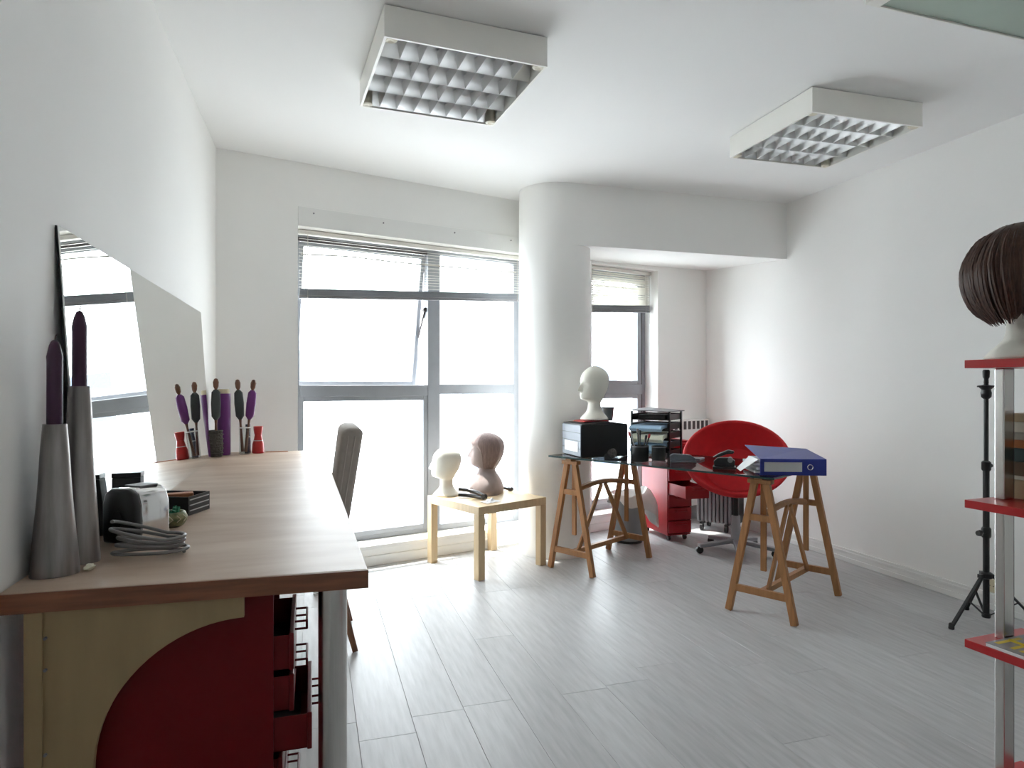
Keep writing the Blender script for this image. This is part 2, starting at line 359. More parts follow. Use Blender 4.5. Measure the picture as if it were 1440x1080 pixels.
# venetian blinds, half drawn; slats are about 3 px apart, so joined as one part
def blind(label, s0, s1, zt, zb0, zb1, n, tb, tilt_deg, seed):
    bl = thing('venetian_blind', label, 'blind', F((s0 + s1) / 2, tb, zt))
    base = bl.location.copy()
    def loc(p): return Vector(p) - base
    mb = MB(); fb(mb, s0, s1, tb - .02, tb + .02, zt - .026, zt); mb.v = [tuple(loc(p)) for p in mb.v]; mb.build('headrail', 'slat', bl, bevel=.002)
    rnd = random.Random(seed); mb = MB(); tl = math.radians(tilt_deg)
    K = 12
    for i in range(n):
        f = (i + 1) / (n + 1); vs = []; fs = []
        j = rnd.uniform(-.002, .002); dz = .012 if i == n // 3 else 0
        for k in range(K + 1):
            g = k / K; s = s0 + .01 + (s1 - s0 - .02) * g
            zb = zb0 + (zb1 - zb0) * g
            z = (zt - .03) + (zb - zt + .03) * f + j + .004 * math.sin(g * 5 + i) * f - dz * math.sin(g * PI)
            for a in (-1, 0, 1):
                vs.append(loc(F(s, tb + a * .0125 * math.cos(tl), z + a * .0125 * math.sin(tl) + (.002 if a == 0 else 0))))
        for k in range(K):
            for q in range(2):
                fs.append((k*3+q, k*3+q+1, (k+1)*3+q+1, (k+1)*3+q))
        mb.add(vs, fs)
    o = mb.build('slats', 'slat', bl, smooth=60, fix=False); o['kind'] = 'stuff'
    # gathered slats and bottom rail, coloured grey to stand in for backlit shade
    mb = MB()
    for q in range(12):
        vs = []
        z = q * .0036
        for (s, zz) in ((s0 + .01, zb0), (s1 - .01, zb1)):
            for t in (tb - .013, tb + .013):
                for dz in (0, .0022): vs.append(loc(F(s, t + .0015 * (q % 2), zz + .02 + z + dz)))
        mb.add(vs, [(0,1,3,2),(4,6,7,5),(0,4,5,1),(2,3,7,6),(1,5,7,3),(0,2,6,4)])
    o = mb.build('gathered_slats', 'alu', bl); o['kind'] = 'stuff'
    mb = MB(); vs = []
    for (s, zz) in ((s0 + .005, zb0), (s1 - .005, zb1)):
        for t in (tb - .014, tb + .014):
            for dz in (0, .018): vs.append(loc(F(s, t, zz + dz)))
    mb.add(vs, [(0,1,3,2),(4,6,7,5),(0,4,5,1),(2,3,7,6),(1,5,7,3),(0,2,6,4)])
    mb.build('bottom_rail', 'heater', bl, bevel=.003)
    for s, q in ((s0 + .06, 0), (s1 - .06, 1), (s1 - .015, 2)):
        zb = zb0 + (zb1 - zb0) * (s - s0) / (s1 - s0) - (.10 if q == 2 else 0)
        mb = MB(); mb.tube([loc(F(s, tb - .017, zt - .02)), loc(F(s, tb - .017, zb))], .0018, 6); mb.build('cord', 'cord', bl)
    return bl
bl1 = blind('cream venetian blind half drawn up in the wide left window', W1[0] + .02, W1[1] - .01, 2.18, 1.745, 1.835, 17, .09, 10, 1)
blind('cream venetian blind half drawn up in the narrow window behind the column', W2[0] + .01, W2[1] - .01, 2.18, 1.79, 1.828, 20, .09, 42, 2)

mb = MB(); vs = []; fs = []
for k in range(15):
    g = k / 14; sx = .50 + 1.62 * g; zz = 2.018 + .030 * g + .012 * math.exp(-((g - .2) / .12) ** 2)
    for dz in (0, .010):
        p = F(sx, .070 + dz * .4, zz + dz) - bl1.location; vs.append(tuple(p))
for k in range(14): fs.append((2*k, 2*k+2, 2*k+3, 2*k+1))
mb.add(vs, fs); mb.build('loose_slat', 'cord', bl1, fix=False)

# ------------------------------------------------------------------ building across the street
bld = thing('apartment_building', 'pale apartment building seen overexposed across the street through the windows', 'building', F(1.5, 16, -14), TH)
mb = MB(); mb.b2(-22, 26, 0, 8, 0, 17.6); mb.build('facade_wall', 'facade', bld)
mb = MB(); mb.b2(-22.3, 26.3, -.3, 8.2, 17.6, 17.9); mb.build('cornice', 'facade', bld)
wf = MB(); wf.b2(-.75, .75, -.06, .05, -.05, 1.65); pf = MB(); pf.b2(-.62, .62, -.075, -.05, .08, 1.52)
fr0 = wf.build('window_frame', 'facade', bld); pn0 = pf.build('pane', 'farglass', fr0); one = True
for k in range(-7, 9):
    for q in range(1, 6):
        if one: o = fr0; one = False
        else: o = copy_tree(fr0, bld)
        o.location = (k * 2.9 + .4, 0, q * 3.1 - .8)

# ------------------------------------------------------------------ ceiling lights
def ceiling_light(label, cx, cy, rz, sz):
    L = thing('ceiling_light', label, 'ceiling light', (cx, cy, H), rz, 'square louvred ceiling lights')
    h = sz / 2; D = .12; rim = .010
    mb = MB()
    mb.b2(-h, h, -h, -h + rim, -D, -.004); mb.b2(-h, h, h - rim, h, -D, -.004)
    mb.b2(-h, -h + rim, -h + rim, h - rim, -D, -.004); mb.b2(h - rim, h, -h + rim, h - rim, -D, -.004)
    mb.b2(-h + rim, h - rim, -h + rim, h - rim, -.03, -.004)
    mb.build('housing', 'lampwhite', L)
    for sx in (-1, 1):
        for sy in (-1, 1):
            m2 = MB(); m2.lathe([(.0, -D + .004), (.016, -D - .0005), (.026, -D + .004), (.026, -.004)], (0, 0, 0), 16)
            m2.v = [(sx * (h - .0262) + x, sy * (h - .0262) + y, z) for x, y, z in m2.v]
            m2.build('corner_cap', 'lampcorner', L, smooth=40)
    inn = h - rim
    mb = MB(); mb.b2(-inn, inn, -inn, inn, -.038, -.031); mb.build('reflector_tray', 'louver', L)
    ny, nx = 4, 8; cy_, cx_ = 2 * inn / ny, 2 * inn / nx
    # lengthwise V blades with parabolic flanks
    mb = MB(); vs = []; fs = []; K = 6
    for x in (-inn, inn):
        for k in range(-K, K + 1):
            f = abs(k) / K; vs.append((x, math.copysign(.002 + .030 * f ** 1.7, k) if k else 0, -.112 + .072 * f))
    n = 2 * K + 1
    fs = [(k, k + 1, n + k + 1, n + k) for k in range(n - 1)]
    mb.add(vs, fs); bl0 = mb.build('louver_blade', 'louver', L, smooth=60, fix=False)
    for q in range(1, ny):
        y = -inn + q * cy_
        if q == 1: bl0.location = (0, y, 0)
        else: copy_part(bl0, L, (0, y, 0))
    for sgn in (-1, 1):
        mb = MB(); vs = []
        for x in (-inn, inn):
            for k in range(K + 1):
                f = k / K; vs.append((x, sgn * (inn - .001 - .030 * f ** 1.7), -.112 + .072 * f))
        mb.add(vs, [(k, k + 1, K + 2 + k, K + 1 + k) for k in range(K)]); mb.build('side_reflector', 'louver', L, smooth=60, fix=False)
    # cross blades, each with a V section and a curved upper edge
    mb = MB(); vs = []; fs = []; Y = cy_ / 2 - .004; KY = 6
    for k in range(KY + 1):
        y = -Y + 2 * Y * k / KY; g = 1 - (y / Y) ** 2
        zt = -.108 + .052 * (1 - .35 * g)
        for (x, z) in ((-.012, zt), (-.004, -.092), (0, -.112), (.004, -.092), (.012, zt)): vs.append((x, y, z))
    for k in range(KY):
        for q in range(4): fs.append((k*5+q, k*5+q+1, (k+1)*5+q+1, (k+1)*5+q))
    mb.add(vs, fs); cb0 = mb.build('cross_blade', 'louver', L, smooth=60, fix=False); one = True
    for q in range(ny):
        for p in range(1, nx):
            loc = (-inn + p * cx_, -inn + (q + .5) * cy_, 0)
            if one: cb0.location = loc; one = False
            else: copy_part(cb0, L, loc)
    mb = MB(); mb.tube([(-inn + .03, 0, -.056), (inn - .03, 0, -.056)], .013, 10); t0 = mb.build('fluorescent_tube', 'tube', L, smooth=50)
    for q in range(ny):
        loc = (0, -inn + (q + .5) * cy_, 0)
        if q == 0: t0.location = loc
        else: copy_part(t0, L, loc)
    return L
ceiling_light('square louvred ceiling light nearer the left wall, above the workbench side', .553, 2.744, math.radians(3.76), .645)
ceiling_light('square louvred ceiling light nearer the right wall, above the glass desk side', 2.546, 2.803, math.radians(-1.3), .645)
pl = thing('ceiling_panel', 'grey-green glass ceiling panel in a white frame at the top right', 'ceiling panel', (1.815, 1.79, 2.58), math.radians(1.0))
mb = MB(); mb.b2(0, .06, -.62, 0, -.08, 0); mb.b2(.06, 1.25, -.008, 0, -.08, 0); mb.b2(.06, 1.25, -.62, -.612, -.08, 0); mb.b2(1.24, 1.25, -.612, -.008, -.08, 0)
mb.build('frame', 'lampwhite', pl, bevel=.002)
mb = MB(); mb.b2(.06, 1.24, -.612, -.008, -.074, -.066); mb.build('glass_sheet', 'greenglass', pl)
mb = MB(); mb.b2(.06, 1.24, -.61, -.01, -.06, -.0); mb.build('backing', 'heater', pl)

# ------------------------------------------------------------------ workbench along the left wall
WZ = .81
wb = thing('workbench', 'long wooden workbench with worn top along the left wall', 'workbench', (0, 0, 0))
mb = MB(); mb.prism([(LW(1.437) + .002, 1.437), (.114, 1.406), (.068, 4.02), (LW(4.05) + .002, 4.05)], WZ - .038, WZ)
mb.build('worktop', 'worktop', wb, bevel=.003)
mb = MB()
mb.add([(LW(1.43) + .003, 1.4335, WZ - .0385), (.1145, 1.4025, WZ - .0385), (.1145, 1.4075, WZ - .0385), (LW(1.43) + .003, 1.4385, WZ - .0385),
        (LW(1.43) + .003, 1.4335, WZ - .001), (.1145, 1.4025, WZ - .001), (.1145, 1.4075, WZ - .001), (LW(1.43) + .003, 1.4385, WZ - .001)],
       [(0,3,2,1),(4,5,6,7),(0,1,5,4),(1,2,6,5),(2,3,7,6),(3,0,4,7)]); mb.build('front_edge', 'edge', wb, label='red-brown lipping on the near end of the worktop')
arc = [(-.132, WZ - .040), (-.132, .723)] + [(-.132 - .27 * math.sin(a), .453 + .27 * math.cos(a)) for a in [PI / 2 * k / 20 for k in range(1, 21)]] + [(-.402, .001), (-.514, .001), (-.514, WZ - .040)]
mb = MB(); mb.prism(arc, 1.44, 1.456, lambda x, y, z: (x, z, y)); mb.build('end_panel', 'beige', wb, label='beige plywood end panel with a quarter-round cut')
mb = MB(); mb.b2(-.514, -.484, 1.434, 1.4395, .001, WZ - .040); mb.build('batten', 'beige', wb, bevel=.001)
for z in (.72, .66, .5):
    m2 = MB(); m2.tube([(-.480, 1.4345, z), (-.480, 1.4400, z)], .003, 8); m2.build('screw', 'heater', wb)
for x, y in ((.045, 1.503), (.045, 3.9)):
    m2 = MB(); m2.lathe([(.036, .001), (.036, .012), (.031, .014), (.031, WZ - .044), (.037, WZ - .042), (.037, WZ - .0385)], (x, y, 0), 32); m2.build('leg', 'chrome', wb, smooth=40, label='chrome tube leg')

def drawer_cabinet(name_label, loc, rz, w_, d_, h_, pulls, rm='red'):
    c = thing('drawer_cabinet', name_label, 'drawer cabinet', loc, rz)
    t = .006; z0 = .045
    mb = MB(); mb.b2(-w_/2, -w_/2 + t, -d_/2, d_/2, z0, h_); mb.build('side_panel', rm, c, bevel=.001)
    mb = MB(); mb.b2(w_/2 - t, w_/2, -d_/2, d_/2, z0, h_); mb.build('side_panel', rm, c, bevel=.001)
    mb = MB(); mb.b2(-w_/2 + t, w_/2 - t, d_/2 - t, d_/2, z0, h_); mb.build('back_panel', rm, c)
    mb = MB(); mb.b2(-w_/2 + t, w_/2 - t, -d_/2, d_/2 - t, h_ - t, h_); mb.build('top_panel', rm, c)
    mb = MB(); mb.b2(-w_/2 + t, w_/2 - t, -d_/2, d_/2 - t, z0, z0 + t); mb.build('bottom_panel', rm, c)
    n = len(pulls); gap = (h_ - z0 - .02) / n; dh = gap - .008
    for i, p in enumerate(pulls):
        zt = h_ - .01 - i * gap; zb = zt - dh
        if p is None: continue
        x0, x1 = -w_/2 + t + .004, w_/2 - t - .004; y0 = -d_/2 - p; y1 = y0 + d_ - .03
        q = .002
        mb = MB(); mb.b2(x0, x1, y0 + .004, y1, zb, zb + q); mb.b2(x0, x0 + q, y0 + .004, y1, zb, zt - .006); mb.b2(x1 - q, x1, y0 + .004, y1, zb, zt - .006); mb.b2(x0, x1, y1 - q, y1, zb, zt - .006)
        dr = mb.build('drawer', rm, c)
        mb = MB(); mb.b2(-w_/2 + .002, w_/2 - .002, y0 - .006, y0 + .004, zb, zt); mb.build('drawer_front', rm, dr, bevel=.002)
        mb = MB(); hw = .045; hz = zt - .008
        mb.tube([(-hw, y0 - .006, hz), (-hw, y0 - .032, hz), (hw, y0 - .032, hz), (hw, y0 - .006, hz)], .0028, 6)
        mb.tube([(-hw, y0 - .006, hz - .017), (-hw, y0 - .032, hz - .017), (hw, y0 - .032, hz - .017), (hw, y0 - .006, hz - .017)], .0028, 6)
        mb.tube([(-hw, y0 - .032, hz), (-hw, y0 - .032, hz - .017)], .0028, 6); mb.tube([(hw, y0 - .032, hz), (hw, y0 - .032, hz - .017)], .0028, 6)
        mb.build('handle', rm, dr, smooth=40)
        mb = MB(); mb.b2(x0 + .004, x1 - .004, y0 + .02, y1 - .004, zb + .0025, zb + .010 + .02 * (p > .08)); mb.build('drawer_lining', 'blackmat', dr)
    for sx in (-1, 1):
        for sy in (-1, 1):
            m2 = MB(); x, y = sx * (w_/2 - .03), sy * (d_/2 - .035)
            m2.tube([(x - .008, y, .021), (x + .008, y, .021)], .0205, 14); m2.box((x, y, .040), (.03, .03, .012)); m2.build('caster', 'black', c)
    return c
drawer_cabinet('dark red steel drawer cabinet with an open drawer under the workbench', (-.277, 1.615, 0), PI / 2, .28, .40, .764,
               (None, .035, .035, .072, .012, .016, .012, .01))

# mirror leaning on the left wall
mr = thing('mirror', 'large frameless mirror leaning against the left wall on the workbench', 'mirror', (0, 0, 0))
y0, y1 = 1.72, 3.60
def mpt(y, f, o): return (LW(y) + .046 * (1 - f) + .004 + o, y, WZ + .0015 + .748 * f)
mb = MB(); vs = [mpt(y0, 0, .005), mpt(y1, 0, .005), mpt(y1, 1, .005), mpt(y0, 1, .005), mpt(y0, 0, .001), mpt(y1, 0, .001), mpt(y1, 1, .001), mpt(y0, 1, .001)]
mb.add(vs, [(0,1,2,3),(7,6,5,4),(0,4,5,1),(1,5,6,2),(2,6,7,3),(3,7,4,0)]); mb.build('mirror_glass', 'mirror', mr)
mb = MB(); vs = [mpt(y0 - .002, 0, .001), mpt(y1, 0, .001), mpt(y1, 1, .001), mpt(y0 - .002, 1, .001), mpt(y0 - .002, 0, -.003), mpt(y1, 0, -.003), mpt(y1, 1, -.003), mpt(y0 - .002, 1, -.003)]
mb.add(vs, [(0,1,2,3),(7,6,5,4),(0,4,5,1),(1,5,6,2),(2,6,7,3),(3,7,4,0)]); mb.build('backing', 'blackmat', mr)

# candlesticks and candles
def candlestick(label, x, y, h, rb, rt, lean=0):
    c = thing('candlestick', label, 'candlestick', (x, y, WZ + .0004), .35)
    prof = []
    for k in range(15):
        f = k / 14; r = rb + (rt - rb) * (f ** .92) + .0006 * math.sin(f * 9)
        prof.append((r, h * f))
    mb = MB(); n = 32; vs = []; fs = []
    for r, z in [(rb * .97, 0.0003)] + prof[0:] + [(rt * .72, h), (rt * .70, h - .015)]:
        for k in range(n):
            a = 2*PI*k/n; ca, sa = math.cos(a), math.sin(a); p = 2.6
            q = (abs(ca) ** p + abs(sa) ** p) ** (-1 / p); vs.append((r*q*ca, r*q*sa, z))
    m = len(vs) // n
    for i in range(m - 1):
        for k in range(n): fs.append((i*n+k, i*n+(k+1) % n, (i+1)*n+(k+1) % n, (i+1)*n+k))
    fs.append(tuple(range(n-1, -1, -1))); fs.append(tuple((m-1)*n + k for k in range(n)))
    mb.add(vs, fs); mb.build('body', 'pewter', c, smooth=50)
def candle(label, x, y, z, h, r):
    c = thing('candle', label, 'candle', (x, y, z))
    mb = MB(); mb.lathe([(r*.95, 0), (r, .004), (r*.98, h - .045), (r*1.02, h - .035), (r*.7, h - .012), (r*.45, h - .003), (r*.2, h)], (0,0,0), 20); mb.build('wax', 'candle', c, smooth=40)
    mb = MB(); mb.tube([(0, 0, h - .002), (.001, 0, h + .006), (.003, 0, h + .011)], .0014, 6); mb.build('wick', 'wick', c)
candlestick('shorter tapered pewter candlestick at the near left corner of the workbench', -.506, 1.566, .307, .044, .021)
candle('purple candle standing in the shorter candlestick', -.506, 1.566, WZ + .293, .188, .0145)
candlestick('taller tapered pewter candlestick next to the mirror', -.488, 1.655, .385, .040, .020)
candle('purple candle standing in the taller candlestick', -.488, 1.655, WZ + .371, .180, .0145)

# things on the near half of the workbench
ap = thing('toaster_radio', 'small rounded chrome appliance with a black end on the workbench', 'appliance', (-.408, 1.835, WZ), math.radians(-38)); ap.scale = (.88, .92, 1.15)
ap.name = 'tabletop_appliance'
prof = [(.060, .004), (.062, .02), (.062, .085), (.052, .108), (.030, .118), (-.030, .118), (-.052, .108), (-.062, .085), (-.062, .02), (-.060, .004)]
mb = MB(); mb.prism(prof, -.045, .040, lambda x, z, y: (x, y, z)); mb.build('body', 'polished', ap, bevel=.004, smooth=50, label='polished chrome body')
prof2 = [(x * 1.03, .002 + (z - .004) * 1.02) for x, z in prof]
mb = MB(); mb.prism(prof2, -.066, -.0455, lambda x, z, y: (x, y, z)); mb.build('end_cap', 'black', ap, bevel=.006, smooth=50)
mb = MB(); mb.tube([(0, -.0665, .055), (0, -.071, .055)], .018, 16); mb.build('dial', 'blackmat', ap)
mb = MB(); mb.b2(-.03, .03, -.025, .03, .1182, .1215); mb.build('slot_plate', 'heater', ap, bevel=.001)
bx = thing('black_box', 'small matt black upright box behind the chrome appliance', 'box', (-.462, 1.945, WZ + .0004), math.radians(2))
mb = MB(); mb.b2(-.033, .033, -.022, .022, 0.0, .145); mb.build('body', 'blackmat', bx, bevel=.002)
mb = MB(); mb.b2(-.034, .034, -.023, .023, .1455, .158); mb.build('lid', 'black', bx, bevel=.002)
cb = MB(); pts = []
for k in range(150):
    a = k / 149 * 2 * PI * 4.5; lp = k / 149 * 4.5
    rx, ry = .070 + .006 * math.sin(lp * 2.1), .034 + .006 * math.cos(lp * 1.7)
    x, y = rx * math.cos(a), ry * math.sin(a)
    z = .0052 + .0094 * lp + max(0, -x * .35 + .012) * (lp / 4.5) * 1.0
    pts.append((x + .004 * math.sin(lp), y, z))
cb.tube(pts, .0040, 8); o = cb.build('cable_coil', 'cable', smooth=60); tag(o, 'coiled grey power cable in front of the chrome appliance', 'cable', loc=(-.350, 1.655, WZ), rz=math.radians(4))
ot = thing('desk_tray', 'black open tray with small odds and ends in it', 'tray', (-.398, 2.21, WZ + .0004), math.radians(-22))
mb = MB(); L_, W_ = .155, .115; t = .004
mb.b2(-L_/2, L_/2, -W_/2, W_/2, 0, t); mb.b2(-L_/2, L_/2, -W_/2, -W_/2 + t, t, .055); mb.b2(-L_/2, L_/2, W_/2 - t, W_/2, t, .055)
mb.b2(-L_/2, -L_/2 + t, -W_/2 + t, W_/2 - t, t, .055); mb.b2(L_/2 - t, L_/2, -W_/2 + t, W_/2 - t, t, .055); mb.build('body', 'black', ot)
for z in (.012, .028, .044):
    m2 = MB(); m2.b2(L_/2 + .0003, L_/2 + .0018, -W_/2 + .006, W_/2 - .006, z, z + .003); m2.build('trim_line', 'label', ot)
o = MB().b2(-.05, .05, -.018, .018, 0, .016).build('wooden_block', 'orange', bevel=.004); tag(o, 'small orange-brown wooden piece lying in the black tray', 'block', loc=(-.398, 2.215, WZ + .0405), rz=.2)
o = MB().b2(-.06, .06, -.04, .04, 0, .035).build('notebook_stack', 'blackmat', bevel=.002); tag(o, 'dark notebook block filling the black tray', 'notebook', loc=(-.400, 2.212, WZ + .0048), rz=math.radians(-22))
pt = thing('clay_pot', 'small round green patterned pot in front of the black tray', 'pot', (-.366, 1.985, WZ))
mb = MB(); mb.lathe([(.022, .0004), (.030, .004), (.038, .018), (.039, .028), (.034, .040), (.031, .042), (.028, .040), (.031, .026), (.026, .010), (.0, .008)], (0,0,0), 24); mb.build('body', 'greenpot', pt, smooth=50)
mb = MB()
for k in range(12):
    a = 2*PI*k/12; mb.tube([(.0375*math.cos(a), .0375*math.sin(a), .016), (.0395*math.cos(a + .26), .0395*math.sin(a + .26), .024), (.036*math.cos(a), .036*math.sin(a), .034)], .0016, 5)
mb.build('pattern_relief', 'tan', pt)
mb = MB()
for k in range(9):
    a = k * 2.4; r = .018 * math.sqrt(k / 9); mb.tube([(r*math.cos(a), r*math.sin(a), .010), (r*math.cos(a + 1) * 1.2, r*math.sin(a + 1) * 1.2, .040 + .006 * (k % 3))], .006, 6)
o = mb.build('trinkets', 'greencloth', smooth=50); tag(o, 'green bits filling the small patterned pot', 'trinkets', loc=(-.366, 1.985, WZ)); o['kind'] = 'stuff'
mb = MB(); rnd = random.Random(3); vs = []; fs = []
mb.lathe([(.002, .0003), (.009, .003), (.011, .008), (.006, .012), (.001, .013)], (0,0,0), 9)
mb.v = [(x + rnd.uniform(-.003, .003), y + rnd.uniform(-.003, .003), max(.0002, z + rnd.uniform(-.002, .003))) for x, y, z in mb.v]
o = mb.build('paper_scrap', 'creampaper'); tag(o, 'tiny crumpled pale scrap beside the taller candlestick', 'scrap', loc=(-.445, 1.565, WZ))

# things at the far end of the workbench
pb = thing('brush_tube', 'tall purple tube with a tan cap at the far end of the workbench', 'tube', (-.462, 3.905, WZ))
mb = MB(); mb.lathe([(.034, .0005), (.036, .004), (.036, .335), (.034, .338)], (0,0,0), 24); mb.build('body', 'purple', pb, smooth=40)
mb = MB(); mb.lathe([(.031, .338), (.031, .356), (.027, .362)], (0,0,0), 20); mb.build('cap', 'tan', pb, smooth=40)
def hairbrush(label, x, y, lean, m_head, z0=.012):
    b = thing('hairbrush', label, 'hairbrush', (x, y, WZ + z0)); b.rotation_euler = lean
    mb = MB(); mb.tube([(0,0,0), (0,0,.06), (0,0,.16), (0,0,.18)], [.009, .008, .006, .008], 10); mb.build('stem', 'brushwood', b, smooth=50)
    mb = MB(); mb.lathe([(.008, .18), (.022, .20), (.025, .27), (.022, .33), (.010, .345)], (0,0,0), 16, 1, .62); mb.build('bristle_head', m_head, b, smooth=50)
    mb = MB(); mb.lathe([(.006, .345), (.013, .36), (.015, .385), (.009, .402), (.002, .405)], (0,0,0), 12, 1, .7); mb.build('tip', 'brushwood', b, smooth=50)
def jar(label, x, y, r, h):
    j = thing('glass_jar', label, 'jar', (x, y, WZ))
    mb = MB(); mb.lathe([(r*.94, .0004), (r, .004), (r, h), (r - .003, h), (r - .003, .006), (.001, .005)], (0,0,0), 24); mb.build('body', 'clear', j, smooth=40)
    mb = MB(); mb.lathe([(r + .0005, h - .006), (r + .0018, h - .003), (r + .0005, h)], (0,0,0), 24, cap=False); mb.build('rim', 'trimwhite', j, smooth=40)
jar('clear glass jar holding two brushes right of the purple tube', -.355, 3.93, .031, .15)
hairbrush('purple-headed hairbrush standing in the glass jar', -.352, 3.925, (math.radians(-2), math.radians(6), 0), 'purple')
hairbrush('dark round hairbrush standing in the glass jar behind the purple one', -.368, 3.936, (math.radians(-2), math.radians(-4), .0), 'brushdark')
wp = thing('woven_pot', 'dark woven pot left of the purple tube holding a brush', 'pot', (-.494, 3.822, WZ))
mb = MB(); mb.lathe([(.032, .0004), (.038, .006), (.040, .06), (.036, .128), (.040, .140), (.036, .142), (.032, .125), (.034, .03), (.001, .012)], (0,0,0), 20); mb.build('body', 'wicker', wp, smooth=50)
mb = MB()
for q in range(5): mb.tube([(.0405*math.cos(a), .0405*math.sin(a), .02 + q*.025) for a in [2*PI*k/16 for k in range(17)]], .0032, 5, cap=False)
mb.build('woven_band', 'wicker', wp, smooth=50)
hairbrush('dark paddle hairbrush standing in the woven pot', -.490, 3.825, (math.radians(-3), math.radians(-.5), 0), 'brushdark', .016)
def bottle(label, x, y, r, h, m, mcap, hcap):
    b = thing('bottle', label, 'bottle', (x, y, WZ))
    mb = MB(); mb.lathe([(r*.9, .0004), (r, .004), (r*.92, h*.5), (r*.72, h*.72), (r*.55, h)], (0,0,0), 20); mb.build('body', m, b, smooth=40)
    mb = MB(); mb.lathe([(r*.60, h + .0002), (r*.62, h + .004), (r*.75, h + hcap*.6), (r*.78, h + hcap), (r*.7, h + hcap + .002)], (0,0,0), 20); mb.build('cap', mcap, b, smooth=40)
    mb = MB(); mb.lathe([(r*.80, h*.66), (r*.76, h*.7)], (0,0,0), 20, cap=False); mb.build('neck_band', 'label', b, smooth=40)
bottle('red bottle with a flared red cap at the far end of the workbench', -.288, 3.955, .033, .105, 'redplastic', 'redplastic', .045)
bottle('slim navy blue bottle beside the red bottle', -.345, 3.985, .017, .135, 'navy', 'navy', .025)
o = MB().b2(-.06, .06, -.006, .006, 0, .004).build('wooden_stick', 'orange', bevel=.001); tag(o, 'thin wooden stick lying at the far edge of the workbench', 'stick', loc=(-.19, 3.985, WZ + .0003), rz=.05)

# ------------------------------------------------------------------ dining chair tucked under the bench
dc = thing('dining_chair', 'taupe upholstered dining chair pushed up to the workbench', 'chair', (0, 0, 0))
ya, yb = 2.985, 3.43
def slab(xz, y0, y1): return MB().prism(xz, y0, y1, lambda x, z, y: (x, y, z))
slab([(.055, .44), (.135, .44), (.165, .62), (.222, .985), (.205, 1.005), (.150, 1.005), (.128, .985), (.085, .64)], ya, yb).build('backrest', 'chairfab', dc, bevel=.014, smooth=60, seg=3)
for f in (.30, .62):
    for yy in (ya - .001,):
        mb = MB(); mb.tube([(.055 + .08*f, yy, .46), (.085 + .08*f, yy, .64), (.128 + .094*f, yy, .97)], .004, 6); mb.build('piping', 'piping', dc)
slab([(-.33, .40), (.10, .40), (.10, .475), (-.30, .485), (-.34, .47)], ya + .005, yb - .005).build('seat', 'chairfab', dc, bevel=.018, smooth=60, seg=3)
for yy in (ya + .022, yb - .03):
    mb = MB(); mb.tube([(.10, yy, .42), (.125, yy, .30), (.152, yy, .14), (.188, yy, .004)], [.026, .024, .021, .017], 4); mb.build('leg', 'darkwood', dc, bevel=.002)
    mb = MB(); mb.tube([(-.29, yy, .40), (-.295, yy, .001)], [.026, .019], 4); mb.build('leg', 'darkwood', dc, bevel=.002)

# ------------------------------------------------------------------ side table with mannequin heads
a_st = math.radians(23.5)
st = thing('side_table', 'low square birch side table in front of the wide window', 'side table', (.971, 3.860, 0), a_st)
q = .565; lg = .05
MB().b2(0, q, 0, q, .400, .450).build('tabletop', 'birch', st, bevel=.002)
for x in (0, q - lg):
    for y in (0, q - lg):
        MB().b2(x + .0005, x + lg, y + .0005, y + lg, .0005, .3995).build('leg', 'birch', st, bevel=.002)

def sstep(a, b, x):
    t = max(0, min(1, (x - a) / (b - a))); return t * t * (3 - 2 * t)
def interp(tab, z):
    n = len(tab)
    if z <= tab[0][0]: return tab[0][1:]
    for i in range(n - 1):
        if z <= tab[i+1][0]:
            t = (z - tab[i][0]) / (tab[i+1][0] - tab[i][0]); out = []
            for k in range(1, len(tab[0])):
                p0 = tab[max(i-1, 0)]; p1 = tab[i]; p2 = tab[i+1]; p3 = tab[min(i+2, n-1)]
                m1 = (p2[k]-p0[k]) / max(1e-6, (p2[0]-p0[0])) * (p2[0]-p1[0]); m2 = (p3[k]-p1[k]) / max(1e-6, (p3[0]-p1[0])) * (p2[0]-p1[0])
                out.append((2*t**3-3*t**2+1)*p1[k] + (t**3-2*t**2+t)*m1 + (-2*t**3+3*t**2)*p2[k] + (t**3-t**2)*m2)
            return out
    return tab[-1][1:]
